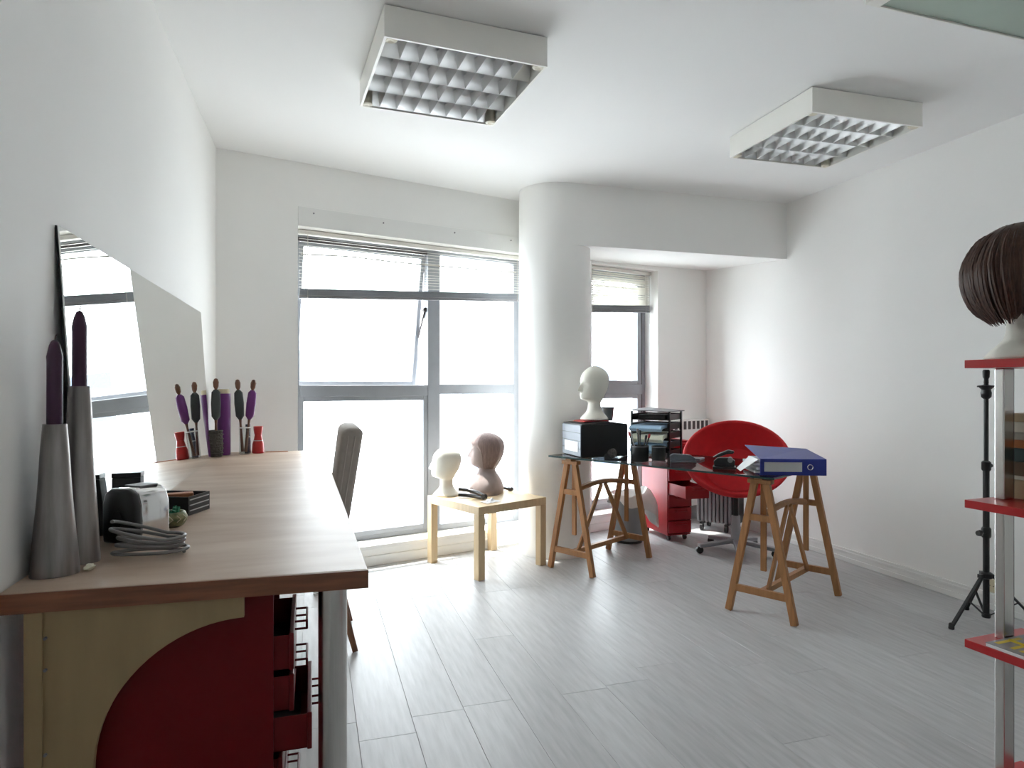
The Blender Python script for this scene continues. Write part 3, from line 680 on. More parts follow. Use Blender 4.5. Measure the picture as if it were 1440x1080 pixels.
# rows: z, front reach, back reach, half width
HEAD = [(0.000, .082, .088, .088), (.006, .084, .090, .090), (.022, .070, .078, .078), (.050, .045, .052, .050), (.085, .036, .045, .041), (.105, .040, .046, .042),
        (.116, .070, .054, .052), (.124, .086, .058, .056), (.140, .091, .066, .062), (.165, .090, .082, .068), (.195, .088, .094, .073), (.225, .088, .100, .076),
        (.255, .082, .098, .075), (.280, .066, .084, .066), (.300, .042, .058, .048), (.312, .020, .030, .026), (.317, .002, .003, .003)]
def head_mesh(scale=1.0, table=HEAD, zf=0.0, features=True, rows=80, n=64):
    mb = MB(); vs = []; fs = []; zt = table[-1][0]
    for i in range(rows + 1):
        u = i / rows; z = zt * (u if u < .85 else .85 + .15 * math.sin((u - .85) / .15 * PI / 2))
        fr, bk, hw = interp(table, z)
        fr, bk, hw = max(fr, .001), max(bk, .001), max(hw, .001)
        for k in range(n):
            a = 2*PI*k/n; ca, sa = math.cos(a), math.sin(a)
            x = (fr if ca > 0 else bk) * ca; y = hw * sa
            if features and ca > 0.05:
                zz = z - zf
                nose = math.exp(-(y / .010) ** 2) * sstep(.222, .172, zz) * sstep(.158, .170, zz) * .024
                bridge = math.exp(-(y / .011) ** 2) * math.exp(-((zz - .205) / .018) ** 2) * .004
                eye = -(math.exp(-((abs(y) - .032) / .016) ** 2) * math.exp(-((zz - .203) / .013) ** 2)) * .011
                ball = math.exp(-((abs(y) - .031) / .011) ** 2) * math.exp(-((zz - .201) / .008) ** 2) * .005
                brow = math.exp(-((abs(y) - .03) / .022) ** 2) * math.exp(-((zz - .222) / .008) ** 2) * .004
                lip = math.exp(-(y / .020) ** 2) * (math.exp(-((zz - .152) / .005) ** 2) * .006 + math.exp(-((zz - .141) / .0055) ** 2) * .006)
                chin = math.exp(-(y / .022) ** 2) * math.exp(-((zz - .122) / .010) ** 2) * .006
                x += (nose + bridge + eye + ball + brow + lip + chin) * ca
            vs.append((x * scale, y * scale, z * scale))
    for i in range(rows):
        for k in range(n): fs.append((i*n+k, i*n+(k+1) % n, (i+1)*n+(k+1) % n, (i+1)*n+k))
    fs.append(tuple(range(n-1, -1, -1))); fs.append(tuple(rows*n + k for k in range(n)))
    return mb.add(vs, fs)
def mannequin(label, x, y, z, rz, m, scale):
    o = head_mesh(scale).build('mannequin', m, smooth=70)
    return tag(o, label, 'mannequin head', loc=(x, y, z), rz=rz)
mannequin('white styrofoam mannequin head on the birch side table, nearest the window', .869, 4.358, .4505, math.radians(160), 'foam', 1.04)
# canvas bust: head, neck and shoulders in one body, facing left and away
BUST = [(0.000, .095, .100, .150), (.03, .098, .105, .150), (.07, .085, .095, .128), (.105, .062, .078, .085), (.130, .048, .062, .055), (.150, .046, .058, .050),
        (.163, .070, .058, .052), (.172, .086, .060, .057), (.188, .091, .068, .063), (.213, .092, .084, .070), (.243, .090, .096, .075), (.273, .090, .102, .078),
        (.303, .083, .100, .077), (.328, .066, .086, .067), (.348, .042, .058, .048), (.360, .020, .030, .026), (.365, .002, .003, .003)]
bu = thing('mannequin_bust', 'grey-brown canvas mannequin bust with short hair on the birch side table', 'mannequin bust', (1.150, 4.365, .4505), math.radians(150))
head_mesh(1.13, BUST, .048).build('body', 'canvas', bu, smooth=70)
CAP = [(.150, .004, .060, .052), (.165, .004, .070, .060), (.20, .005, .092, .074), (.243, .012, .108, .084), (.273, .050, .113, .087), (.303, .092, .110, .086), (.330, .076, .096, .076), (.352, .050, .067, .056), (.365, .024, .036, .032), (.371, .002, .003, .003)]
mb = MB(); vs = []; fs = []; n = 96; rows = 40; rnd = random.Random(5)
ph = [rnd.uniform(.985, 1.025) for _ in range(n)]
for i in range(rows + 1):
    z = .150 + .221 * i / rows; fr, bk, hw = interp(CAP, z)
    for k in range(n):
        a = 2*PI*k/n; ca, sa = math.cos(a), math.sin(a); w_ = ph[k] if i < rows - 2 else 1
        vs.append(((max(fr, .003) if ca > 0 else bk) * ca * 1.13 * w_, hw * sa * 1.13 * w_, z * 1.13 + (.004 * math.sin(k * 2.3) if i == 0 else 0)))
for i in range(rows):
    for k in range(n): fs.append((i*n+k, i*n+(k+1) % n, (i+1)*n+(k+1) % n, (i+1)*n+k))
fs.append(tuple(rows*n + k for k in range(n)))
mb.add(vs, fs); mb.build('hair', 'canvashair', bu, smooth=60)
# hair tools on the side table
def hair_iron(label, x, y, rz, bend):
    t = thing('hair_iron', label, 'hair iron', (x, y, .4505), rz)
    for sg, nm in ((0, 'lower_arm'), (1, 'upper_arm')):
        pts = []
        for k in range(11):
            f = k / 10; pts.append((-.11 + .22 * f, bend * (1 - (2*f - 1) ** 2) * (-1), .014 + sg * .020 + sg * .018 * (1 - f)))
        mb = MB(); mb.tube(pts, [.012] * 8 + [.010, .009, .008], 8); mb.build(nm, 'black', t, smooth=50)
    mb = MB(); mb.tube([(.11, -.012, .025), (.11, .012, .025)], .017, 12); mb.build('hinge', 'black', t, smooth=40)
hair_iron('black curved hair straightener on the front of the birch side table', .998, 4.165, math.radians(-54), -.030)
ci = thing('curling_iron', 'short black curling iron behind the canvas bust', 'curling iron', (1.300, 4.440, .4505), math.radians(-70))
mb = MB(); mb.tube([(-.09, 0, .016), (.05, 0, .016)], .011, 12); mb.build('barrel', 'black', ci, smooth=50)
mb = MB(); mb.tube([(.05, 0, .017), (.075, 0, .017), (.095, 0, .017)], [.014, .017, .014], 12); mb.build('handle', 'black', ci, smooth=50)
o = MB().b2(-.07, .07, -.012, .012, 0, .006).build('comb', 'orange', bevel=.002); tag(o, 'pale orange comb lying on the side table by the bust', 'comb', loc=(1.03, 4.215, .4508), rz=math.radians(-54))
mb = MB(); K = 14; vs = []; fs = []
for i in range(K + 1):
    for j in range(K + 1):
        u, v = i / K - .5, j / K - .5; vs.append((u * .12, v * .08, .0015 + .018 * math.exp(-(u*u + v*v) * 9) * (1 + .5 * math.sin(u * 17) * math.cos(v * 13))))
for i in range(K):
    for j in range(K): fs.append((i*(K+1)+j, (i+1)*(K+1)+j, (i+1)*(K+1)+j+1, i*(K+1)+j+1))
mb.add(vs, fs); o = mb.build('white_cloth', 'paper', smooth=80, fix=False); tag(o, 'small crumpled white cloth by the hair straightener', 'cloth', loc=(1.09, 4.02, .4505), rz=math.radians(24))

# ------------------------------------------------------------------ glass desk on two wooden trestles
RZ = math.radians(-61.2)
exd = Vector((math.cos(RZ), math.sin(RZ), 0)); eyd = Vector((-math.sin(RZ), math.cos(RZ), 0))
A0 = Vector((1.47, 3.99, 0))
def trestle(label, x, y, rz):
    t = thing('trestle', label, 'trestle', (x, y, 0), rz, 'wooden trestles under the glass desk')
    Lb = .64; lw = .034
    def P(side, z): return side * (.172 - (.172 - .030) * z / .70)
    for yy in (0, Lb):
        for sd in (-1, 1):
            MB().bar((P(sd, .0), yy, .003), (P(sd, .695), yy, .695), lw, lw * .8, up=(0, 1, 0)).build('leg', 'pine', t, bevel=.002)
        MB().b2(P(-1, .13), P(1, .13), yy - .011, yy + .011, .112, .148).build('lower_rail', 'pine', t, bevel=.002)
        MB().b2(P(-1, .51), P(1, .51), yy - .011, yy + .011, .495, .528).build('upper_rail', 'pine', t, bevel=.002)
        MB().b2(-.062, .062, yy - .022, yy + .022, .690, .712).build('head_block', 'pine', t, bevel=.003)
        MB().bar((.004, yy + (.028 if yy == 0 else -.028), .235), (.004, yy + (.028 if yy == 0 else -.028), .689), .030, .014, up=(0, 1, 0)).build('rack_bar', 'pine', t, bevel=.002)
    MB().b2(-.022, .022, -.03, Lb + .03, .7125, .7265).build('top_beam', 'pine', t, bevel=.002)
    pts = [(-.0, .012 + (Lb - .024) * k / 10, .512 + .035 * math.sin(PI * k / 10)) for k in range(11)]
    mb = MB(); mb.tube(pts, .018, 6); mb.build('upper_stretcher', 'pine', t, smooth=40)
    MB().b2(-.014, .014, .012, Lb - .012, .112, .142).build('lower_stretcher', 'pine', t, bevel=.002)
    for yy in (.05, Lb - .05):
        MB().bar((.018, Lb/2 + (.02 if yy > .3 else -.02), .535), (.018, yy, .135), .030, .014, up=(1, 0, 0)).build('brace', 'pine', t, bevel=.002)
    return t
trestle('wooden trestle under the left end of the glass desk, beside the column', 1.580, 3.872, RZ)
trestle('wooden trestle under the right end of the glass desk, nearer the camera', 2.205, 2.838, RZ)
gd = thing('glass_tabletop', 'dark tinted glass desk top lying on two trestles', 'glass top', A0 + Vector((0, 0, .727)), RZ)
GL, GW = 1.47, .68
MB().b2(.003, GL - .003, .003, GW - .003, .0003, .0102).build('glass_sheet', 'deskglass', gd)
mb = MB(); mb.b2(0, GL, 0, .0029, 0, .0105); mb.b2(0, GL, GW - .0029, GW, 0, .0105); mb.b2(0, .0029, .0029, GW - .0029, 0, .0105); mb.b2(GL - .0029, GL, .0029, GW - .0029, 0, .0105)
mb.build('polished_edge', 'glassedge', gd)
DZ = .7378

# black file box and what sits on it
fbx = thing('file_box', 'large black file box with glossy grey side on the left desk end', 'file box', (1.776, 3.948, DZ), math.radians(2))
w_, d_, h_ = .330, .295, .205
MB().b2(-w_/2 + .004, w_/2, -d_/2, d_/2, 0, h_).build('body', 'blackmat', fbx, bevel=.004)
MB().b2(-w_/2 - .002, -w_/2 + .0035, -d_/2 + .004, d_/2 - .004, .004, h_ - .004).build('side_panel', 'silver', fbx, bevel=.002, label='glossy grey ribbed side')
for z in (.05, .10, .15):
    MB().b2(-w_/2 - .0035, -w_/2 - .0022, -d_/2 + .008, d_/2 - .008, z, z + .004).build('rib', 'black', fbx)
MB().b2(-w_/2 - .0045, -w_/2 - .0036, -d_/2 + .04, d_/2 - .05, .030, .095).build('label_card', 'paper', fbx, label='white label')
mb = MB(); mb.prism([(-w_/2 + .006, h_ + .0003)] + [(-w_/2 + .006 + (w_ - .012) * k / 12, h_ + .003 + .012 * math.sin(PI * k / 12)) for k in range(13)] + [(w_/2 - .006, h_ + .0003)], -d_/2 + .001, d_/2 - .002, lambda x, z, y: (x, y, z))
mb.build('lid', 'black', fbx, smooth=30)
mb = MB(); mb.prism([(-.115, 0), (-.04, .0038), (.045, .0036), (.066, .0022), (.066, .0085), (.045, .0105), (-.04, .0105), (-.10, .007)], -.085, .085, lambda x, z, y: (x, y, z))
o = mb.build('red_folder', 'redplastic', bevel=.001); tag(o, 'red folder lying on top of the black file box', 'folder', loc=(1.765, 3.93, DZ + h_ + .0135), rz=.02)
hd = mannequin('white styrofoam mannequin head on top of the black file box', 1.757, 3.915, DZ + h_ + .0262, math.radians(186), 'foam', 1.10); hd.scale = (.94, .94, 1)
gp = thing('mesh_cup', 'small grey cup standing behind the mannequin head on the file box', 'cup', (1.890, 4.000, DZ + h_ + .0128))
mb = MB(); mb.lathe([(.038, .0), (.040, .003), (.048, .085), (.050, .088), (.046, .088), (.037, .006), (.001, .004)], (0,0,0), 24); mb.build('body', 'greybase', gp, smooth=40)
mb = MB(); mb.lathe([(.049, .082), (.052, .085), (.049, .090)], (0,0,0), 24, cap=False); mb.build('rim', 'silver', gp, smooth=40)

# letter trays
lt = thing('letter_tray_stack', 'stack of black letter trays with pale papers hanging out on the glass desk', 'letter trays', (2.150, 3.800, DZ), math.radians(-50))
tw, td = .245, .26
for q in range(5):
    z = q * .058
    mb = MB(); mb.b2(-tw/2, tw/2, -td/2, td/2, z, z + .003); mb.b2(-tw/2, -tw/2 + .004, -td/2, td/2, z + .003, z + .040); mb.b2(tw/2 - .004, tw/2, -td/2, td/2, z + .003, z + .040); mb.b2(-tw/2 + .004, tw/2 - .004, td/2 - .004, td/2, z + .003, z + .040)
    mb.b2(-tw/2 - .008, -tw/2 - .0002, -td/2 + .01, -td/2 + .03, z, z + .0577); mb.b2(tw/2 + .0002, tw/2 + .008, -td/2 + .01, -td/2 + .03, z, z + .0577)
    mb.b2(-tw/2 - .008, -tw/2 - .0002, td/2 - .03, td/2 - .01, z, z + .0577); mb.b2(tw/2 + .0002, tw/2 + .008, td/2 - .03, td/2 - .01, z, z + .0577)
    mb.build('tray', 'black', lt)
mb = MB(); mb.add([(-tw/2, -td/2, .298), (tw/2, -td/2, .290), (tw/2 + .02, td/2, .290), (-tw/2, td/2, .305), (-tw/2, -td/2, .292), (tw/2, -td/2, .284), (tw/2 + .02, td/2, .284), (-tw/2, td/2, .299)],
                  [(0,1,2,3),(7,6,5,4),(0,4,5,1),(1,5,6,2),(2,6,7,3),(3,7,4,0)])
mb.v = [(x, y, z + .0005) for x, y, z in mb.v]
mb.build('top_tray', 'heater', lt)
def pages(z, m, label, name, h0, drop, sh):
    mb = MB(); K = 8; prof = [(-td/2 + .24, z + .006)] + [(-td/2 - .004 - .045 * math.sin(PI/2 * k/K), z + .006 - (drop + .0) * (1 - math.cos(PI/2 * k/K))) for k in range(K + 1)]
    prof2 = [(a, b + h0) if i == 0 else (a - h0 * .8, b + h0 * .9) for i, (a, b) in enumerate(prof)]
    mb.prism(prof + prof2[::-1], -.105 + sh, .105 + sh, lambda y, z, x: (x, y, z))
    lp = lt.matrix_basis; o = mb.build(name, m, smooth=35); tag(o, label, 'papers', loc=(2.150, 3.800, DZ), rz=math.radians(-50)); return o
pages(.174 + .003, 'bluepaper', 'pale blue papers hanging out of the upper black letter tray', 'paper_sheaf', .020, .020, -.006)
pages(.116 + .003, 'creampaper', 'cream papers hanging out of the middle black letter tray', 'paper_sheaf', .022, .030, .004)
pages(.058 + .003, 'bluepaper', 'pale blue papers hanging out of the lower black letter tray', 'paper_sheaf', .018, .040, -.0)
o = MB().b2(-.09, .09, -.09, .08, 0, .03).build('folder_pile', 'b_dark', bevel=.003); tag(o, 'dark folders lying in the topmost black letter tray slot', 'folders', loc=(2.150, 3.80, DZ + .2355), rz=math.radians(-50))

# pens and cups near the front edge
def cup(label, x, y, r, h, m='black'):
    c = thing('pen_cup', label, 'pen cup', (x, y, DZ))
    mb = MB(); mb.lathe([(r*.94, .0003), (r, .004), (r, h), (r - .003, h), (r - .003, .006), (.001, .005)], (0,0,0), 20); mb.build('body', m, c, smooth=40)
    mb = MB(); mb.lathe([(r + .0004, h - .008), (r + .0015, h - .005), (r + .0004, h - .002)], (0,0,0), 20, cap=False); mb.build('rim', 'heater', c, smooth=40)
cup('black pen cup crowded with pens near the front edge of the glass desk', 1.880, 3.520, .052, .095)
pens = [(180, 17, 'redplastic', .150, 'pen with a red end leaning left in the black pen cup'), (0, 0, 'black', .150, 'black pen upright in the black pen cup'),
        (5, 16, 'redplastic', .135, 'pen with a red end leaning right in the black pen cup'), (95, 12, 'heater', .160, 'dark grey pen standing tallest in the black pen cup'),
        (140, 16, 'label', .145, 'pale pen leaning back to the left in the black pen cup'), (-60, 15, 'black', .130, 'black pen leaning to the front right in the black pen cup')]
for i, (an, le, m, L_, lab_) in enumerate(pens):
    a = math.radians(an - 17); r0 = .0 if le == 0 else .016
    p = thing('pen', lab_, 'pen', (1.880 + r0 * math.cos(a), 3.520 + r0 * math.sin(a), DZ + .009))
    ax = Vector((-math.sin(a), math.cos(a), 0)); p.rotation_euler = Matrix.Rotation(math.radians(le), 3, ax).to_euler()
    mb = MB(); mb.tube([(0,0,0), (0,0,.012), (0,0,L_)], [.001, .004, .0045], 8); mb.build('barrel', 'label' if m == 'label' else 'black', p, smooth=40)
    mb = MB(); mb.tube([(0,0,L_), (0,0,L_ + .022), (0,0,L_ + .026)], [.0065, .0075, .004], 8); mb.build('cap', m, p, smooth=40)
cup('plain black cup right of the crowded pen cup', 2.020, 3.545, .042, .085, 'blackmat')
dt = thing('tape_dispenser', 'black tape dispenser lying on the left part of the glass desk before the pens', 'tape dispenser', (1.752, 3.585, DZ), math.radians(-40))
MB().prism([(-.065, 0), (.065, 0), (.072, .035), (.05, .03), (.02, .012), (-.02, .016), (-.05, .045), (-.065, .03)], -.022, .022, lambda x, z, y: (x, y, z)).build('base', 'black', dt, bevel=.003)
mb = MB(); mb.tube([(-.02, -.012, .045), (-.02, .012, .045)], .028, 20); mb.build('tape_roll', 'wicker', dt, smooth=40)
sp = thing('stapler', 'silvery grey stapler behind the front edge of the glass desk', 'stapler', (2.10, 3.40, DZ), math.radians(-20))
MB().b2(-.075, .075, -.018, .018, 0, .010).build('base', 'silver', sp, bevel=.003)
MB().prism([(-.075, .0105), (.07, .0105), (.075, .02), (.04, .045), (-.06, .052), (-.078, .04)], -.015, .015, lambda x, z, y: (x, y, z)).build('arm', 'silver', sp, bevel=.004)
o = MB().b2(-.07, .07, -.05, .05, 0, .012).build('notepad', 'silver', bevel=.002); tag(o, 'grey notepad beside the plain black cup', 'notepad', loc=(2.225, 3.515, DZ + .0003), rz=math.radians(-50))
hp = thing('hole_punch', 'black desk punch standing alone in the middle of the glass desk', 'hole punch', (2.155, 3.075, DZ), math.radians(-35))
MB().b2(-.060, .060, -.045, .045, 0, .014).build('base', 'black', hp, bevel=.004)
MB().prism([(-.052, .0142), (.052, .0142), (.056, .045), (.03, .062), (-.035, .06), (-.056, .04)], -.026, .026, lambda x, z, y: (x, y, z)).build('body', 'black', hp, bevel=.005)
MB().prism([(-.062, .060), (-.03, .082), (.02, .104), (.052, .098), (.048, .085), (.012, .080), (-.03, .0635)], -.020, .020, lambda x, z, y: (x, y, z)).build('lever', 'black', hp, bevel=.005)
mb = MB(); mb.tube([(.03, -.032, .05), (.03, .032, .05)], .014, 12); mb.build('pivot', 'heater', hp, smooth=40)

# blue lever-arch binder with papers
bi = thing('binder', 'thick blue lever-arch binder on the right end of the glass desk', 'binder', (2.178, 2.806, DZ), math.radians(-22))
bw, bd, bh = .325, .29, .083
MB().b2(0, bw, 0, .004, 0, bh).build('spine', 'blue', bi, bevel=.0012)
MB().b2(0, bw, .0042, bd, 0, .0035).build('back_cover', 'blue', bi, bevel=.001)
mb = MB(); mb.add([(0, .0042, bh - .0035), (bw, .0042, bh - .0035), (bw, bd, bh + .022), (0, bd, bh + .040), (0, .0042, bh), (bw, .0042, bh), (bw, bd, bh + .0255), (0, bd, bh + .0435)],
                  [(0,3,2,1),(4,5,6,7),(0,1,5,4),(1,2,6,5),(2,3,7,6),(3,0,4,7)]); mb.build('front_cover', 'blue', bi)
MB().b2(.020, .205, -.0012, -.0002, .018, .066).build('label_card', 'label', bi, label='pale spine label')
mb = MB(); vs = [(.245 + r * math.cos(a), -.002, .042 + r * math.sin(a)) for a in [2*PI*k/20 for k in range(21)] for r in (.013,)]
mb.tube([(x, -.0012, z) for x, _, z in vs], .0022, 6); mb.build('finger_ring', 'polished', bi, smooth=40)
for k, (dx, dy, r) in enumerate(((-.018, .03, 3), (-.010, .02, -2), (-.012, .05, 6), (.002, .03, 0))):
    m2 = MB(); z = .006 + k * .018; m2.b2(0, .29, 0, .205, 0, .012)
    o = m2.build('loose_papers', 'paper'); tag(o, ('lowest white sheaf sticking out of the left end of the blue binder', 'second white sheaf from the bottom in the blue binder', 'third white sheaf in the blue binder, turned slightly askew', 'topmost white sheaf in the blue binder')[k], 'papers')
    c, s_ = math.cos(math.radians(-22)), math.sin(math.radians(-22))
    o.location = (2.178 + dx * c - dy * s_, 2.806 + dx * s_ + dy * c, DZ + z); o.rotation_euler = (0, 0, math.radians(-22 + r * .4))
# plastic sleeve drooping from the left end
mb = MB(); mb.add([(-.001, .03, .0765), (-.001, .20, .0765), (-.085, .05, .014), (-.075, .17, .014), (-.001, .03, .0750), (-.001, .20, .0750), (-.085, .05, .0125), (-.075, .17, .0125)], [(0,1,3,2),(4,6,7,5),(0,2,6,4),(1,5,7,3),(2,3,7,6),(0,4,5,1)])
o = mb.build('document_sleeve', 'paper'); tag(o, 'white sheet drooping out of the left end of the blue binder', 'sheet', loc=(2.178, 2.806, DZ), rz=math.radians(-22))
mb = MB(); mb.tube([(2.255, 3.20, DZ + .003), (2.28, 3.16, DZ + .003), (2.29, 3.11, DZ + .003)], .0022, 6); o = mb.build('cord_piece', 'black', smooth=50); tag(o, 'short thin black cord beside the black desk punch', 'cord')

# ------------------------------------------------------------------ red tub chair behind the desk
rc = thing('tub_chair', 'red round tub swivel chair behind the glass desk', 'chair', (2.85, 3.93, 0))
Nn = Vector((-.42, -.62, .66)).normalized(); Xl = Nn.cross(Vector((0, 0, 1))).normalized() * -1; Up = Nn.cross(Xl)
if Up.z < 0: Up = -Up
Cc = Vector((0, 0, .69)); ra, rb_, dp = .335, .300, .235
def shell(r, ph, off):
    q = Cc + Xl * ra * r * math.cos(ph) + Up * rb_ * r * math.sin(ph) - Nn * (dp * (1 - r ** 2.4))
    nrm = (-Nn * (1 - .35 * r) + (Xl * math.cos(ph) + Up * math.sin(ph)) * r * .9).normalized()
    return q + nrm * off
mb = MB(); vs = []; fs = []; R, n = 14, 48
for off in (0, .03):
    for i in range(R + 1):
        for k in range(n): vs.append(shell(max(.02, i / R), 2*PI*k/n, off))
for lay in (0, 1):
    o = lay * (R + 1) * n
    for i in range(R):
        for k in range(n): fs.append((o + i*n+k, o + i*n+(k+1) % n, o + (i+1)*n+(k+1) % n, o + (i+1)*n+k))
    fs.append(tuple(o + k for k in range(n)))
o2 = (R + 1) * n
for k in range(n): fs.append((R*n+k, R*n+(k+1) % n, o2 + R*n+(k+1) % n, o2 + R*n+k))
mb.add(vs, fs); mb.build('shell', 'redfab', rc, smooth=50)
mb = MB(); mb.tube([shell(1.0, 2*PI*k/48, .015) for k in range(49)], .016, 8, cap=False); mb.build('rim', 'redfab', rc, smooth=60)
mb = MB(); vs = []; fs = []
for i in range(9):
    for k in range(32):
        r = i / 8 * .62; vs.append(shell(max(.01, r), 2*PI*k/32, -.004) + Nn * (.035 * (1 - (r / .62) ** 3)))
for i in range(8):
    for k in range(32): fs.append((i*32+k, i*32+(k+1) % 32, (i+1)*32+(k+1) % 32, (i+1)*32+k))
mb.add(vs, fs); mb.build('cushion', 'redfab', rc, smooth=70)
bot = Cc - Nn * (dp + .02)
bx_, by_ = .02, .02
mb = MB(); mb.lathe([(.10, .425), (.10, .44), (.02, .446)], (bot.x * .35, bot.y * .35, 0), 24); mb.build('seat_plate', 'black', rc, smooth=40)
cx_, cy_ = bot.x * .35, bot.y * .35
mb = MB(); mb.tube([(cx_, cy_, .425), (cx_, cy_, .22)], .019, 14); mb.build('gas_lift', 'black', rc, smooth=40)
mb = MB(); mb.lathe([(.036, .065), (.034, .10), (.029, .26), (.026, .265)], (cx_, cy_, 0), 20); mb.build('column', 'greybase', rc, smooth=40)
for k in range(5):
    a = 2*PI*k/5 + math.radians(-120); ca, sa = math.cos(a), math.sin(a)
    mb = MB(); mb.bar((cx_ + .025*ca, cy_ + .025*sa, .085), (cx_ + .27*ca, cy_ + .27*sa, .055), .045, .028); lg_ = mb.build('foot', 'greybase', rc, bevel=.006)
    m2 = MB(); x, y = cx_ + .265*ca, cy_ + .265*sa; m2.tube([(x - .010*sa, y + .010*ca, .0255), (x + .010*sa, y - .010*ca, .0255)], .025, 12); m2.build('caster', 'black', lg_, smooth=40)

# drawer cabinet, bin, heaters in the far corner
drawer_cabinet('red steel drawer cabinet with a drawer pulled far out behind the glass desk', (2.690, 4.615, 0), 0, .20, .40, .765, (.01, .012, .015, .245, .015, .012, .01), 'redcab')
mb = MB(); mb.b2(-.07, .07, -.11, .06, 0, .012)
o = mb.build('paper_stack', 'paper', bevel=.001); tag(o, 'white papers lying in the open red drawer', 'papers', loc=(2.690, 4.30, .402), rz=.02)
bn = thing('waste_bin', 'grey waste bin under the glass desk in front of the far red cabinet', 'bin', (2.315, 4.515, 0))
mb = MB(); mb.lathe([(.098, .001), (.102, .012), (.128, .33), (.132, .335), (.126, .335), (.098, .014), (.001, .012)], (0,0,0), 32); mb.build('body', 'bin', bn, smooth=40)
mb = MB(); mb.lathe([(.130, .318), (.137, .325), (.136, .340), (.130, .344)], (0,0,0), 32, cap=False); mb.build('rim', 'bin', bn, smooth=40)
mb = MB(); mb.lathe([(.099, .0008), (.104, .001), (.104, .018), (.103, .020)], (0,0,0), 32, cap=False); mb.build('foot_ring', 'black', bn, smooth=40)
mb = MB(); vs = []; fs = []; n = 72; rows = 14; rnd = random.Random(11)
for i in range(rows + 1):
    f = i / rows
    for k in range(n):
        a = 2*PI*k/n; lobe = math.exp(-((((a + .25 + PI) % (2*PI)) - PI) / .85) ** 2)       # the long flap hangs towards the right
        drop = .06 + .25 * lobe + .03 * math.sin(3*a + 1)
        if f < .3: z = .30 + .075 * (f / .3) + lobe * .05 * (f / .3); r = .10 + .04 * (f / .3)
        else:
            g = (f - .3) / .7; z = .375 + lobe * .05 - drop * g; r = .145 + (.075 * lobe + .008) * math.sin(min(1, g * 1.6) * PI / 2)
        fold = .008 * math.sin(a * 9 + f * 3) * f + .005 * math.sin(a * 17 + 2) * f
        r = max(r + fold, .1385 if f >= .3 else r); vs.append((r*math.cos(a), r*math.sin(a), z + .006 * math.sin(a*7)))
for i in range(rows):
    for k in range(n): fs.append((i*n+k, i*n+(k+1) % n, (i+1)*n+(k+1) % n, (i+1)*n+k))
mb.add(vs, fs); o = mb.build('bin_bag', 'bag', smooth=80, fix=False); tag(o, 'white bin bag draped over the rim of the grey waste bin', 'bag', loc=(2.315, 4.515, 0))
ht = thing('portable_heater', 'dark grey ribbed portable heater on the floor below the red tub chair', 'heater', (3.20, 4.66, 0), math.radians(-52))
fin = MB(); fin.prism([(-.09, .07), (.09, .07), (.098, .09), (.098, .40), (.08, .425), (-.08, .425), (-.098, .40), (-.098, .09)], -.011, .011, lambda x, z, y: (y, x, z))
f0 = fin.build('fin', 'heater', ht, bevel=.004)
for k in range(9):
    if k == 0: f0.location = (-.128, 0, 0)
    else: copy_part(f0, ht, (-.128 + k * .032, 0, 0))
mb = MB()
for z in (.11, .385): mb.tube([(-.14, 0, z), (.14, 0, z)], .02, 10)
mb.build('oil_pipe', 'heater', ht, smooth=40)
MB().b2(.1405, .19, -.085, .085, .075, .41).build('control_box', 'black', ht, bevel=.006)
for sx in (-1, 1):
    for sy in (-1, 1):
        m2 = MB(); x, y = sx*.10, sy*.09; m2.tube([(x - .01, y, .0305), (x + .01, y, .0305)], .030, 14); m2.build('wheel', 'black', ht, smooth=40)
    MB().b2(sx*.10 - .012, sx*.10 + .012, -.11, .11, .055, .0695).build('axle_bracket', 'black', ht)
# white convector below the second window
cv = thing('wall_convector', 'white wall convector with a dark slotted outlet in the far right corner', 'convector', F(3.83, -.001, 0), TH)
MB().b2(-.26, .26, -.085, -.001, .12, .885).build('casing', 'trimwhite', cv, bevel=.006)
for k in range(9):
    MB().b2(-.235 + k * .055, -.235 + k * .055 + .034, -.0865, -.0852, .800, .872).build('slot', 'aludark', cv)
MB().b2(-.20, .20, -.075, -.02, .0005, .1195).build('plinth', 'heater', cv)

# ------------------------------------------------------------------ tripod wig stand
tp = thing('tripod', 'black tripod wig stand near the right wall behind the red shelf unit', 'tripod', (3.235, 2.44, 0))
mb = MB(); mb.tube([(0,0,.03), (0,0,.79)], .0145, 14); mb.build('pole', 'black', tp, smooth=40)
mb = MB(); mb.tube([(0,0,.79), (0,0,1.20)], .0105, 12); mb.build('inner_pole', 'black', tp, smooth=40)
mb = MB(); mb.lathe([(.017, .765), (.021, .772), (.021, .808), (.014, .815)], (0,0,0), 16); mb.build('collar', 'black', tp, smooth=40)
mb = MB(); mb.lathe([(.018, .43), (.0215, .437), (.0215, .475), (.017, .482)], (0,0,0), 16); mb.build('collar', 'black', tp, smooth=40)
mb = MB(); mb.tube([(-.018, 0, .455), (-.035, 0, .455)], .005, 8); mb.tube([(-.035, 0, .455), (-.041, 0, .455), (-.056, 0, .455)], [.010, .016, .013], 12); mb.build('knob', 'black', tp, smooth=40)
mb = MB(); mb.tube([(.016, 0, .79), (.034, 0, .79)], .010, 10); mb.build('knob', 'black', tp, smooth=40)
mb = MB(); mb.lathe([(.012, 1.125), (.022, 1.135), (.024, 1.155), (.020, 1.172), (.036, 1.188), (.037, 1.192), (.012, 1.196)], (0,0,0), 18); mb.build('clamp', 'black', tp, smooth=40)
for sx in (-1, 1): MB().b2(sx*.046 - .012, sx*.046 + .012, -.004, .004, 1.184, 1.191).build('clamp_wing', 'black', tp, bevel=.001)
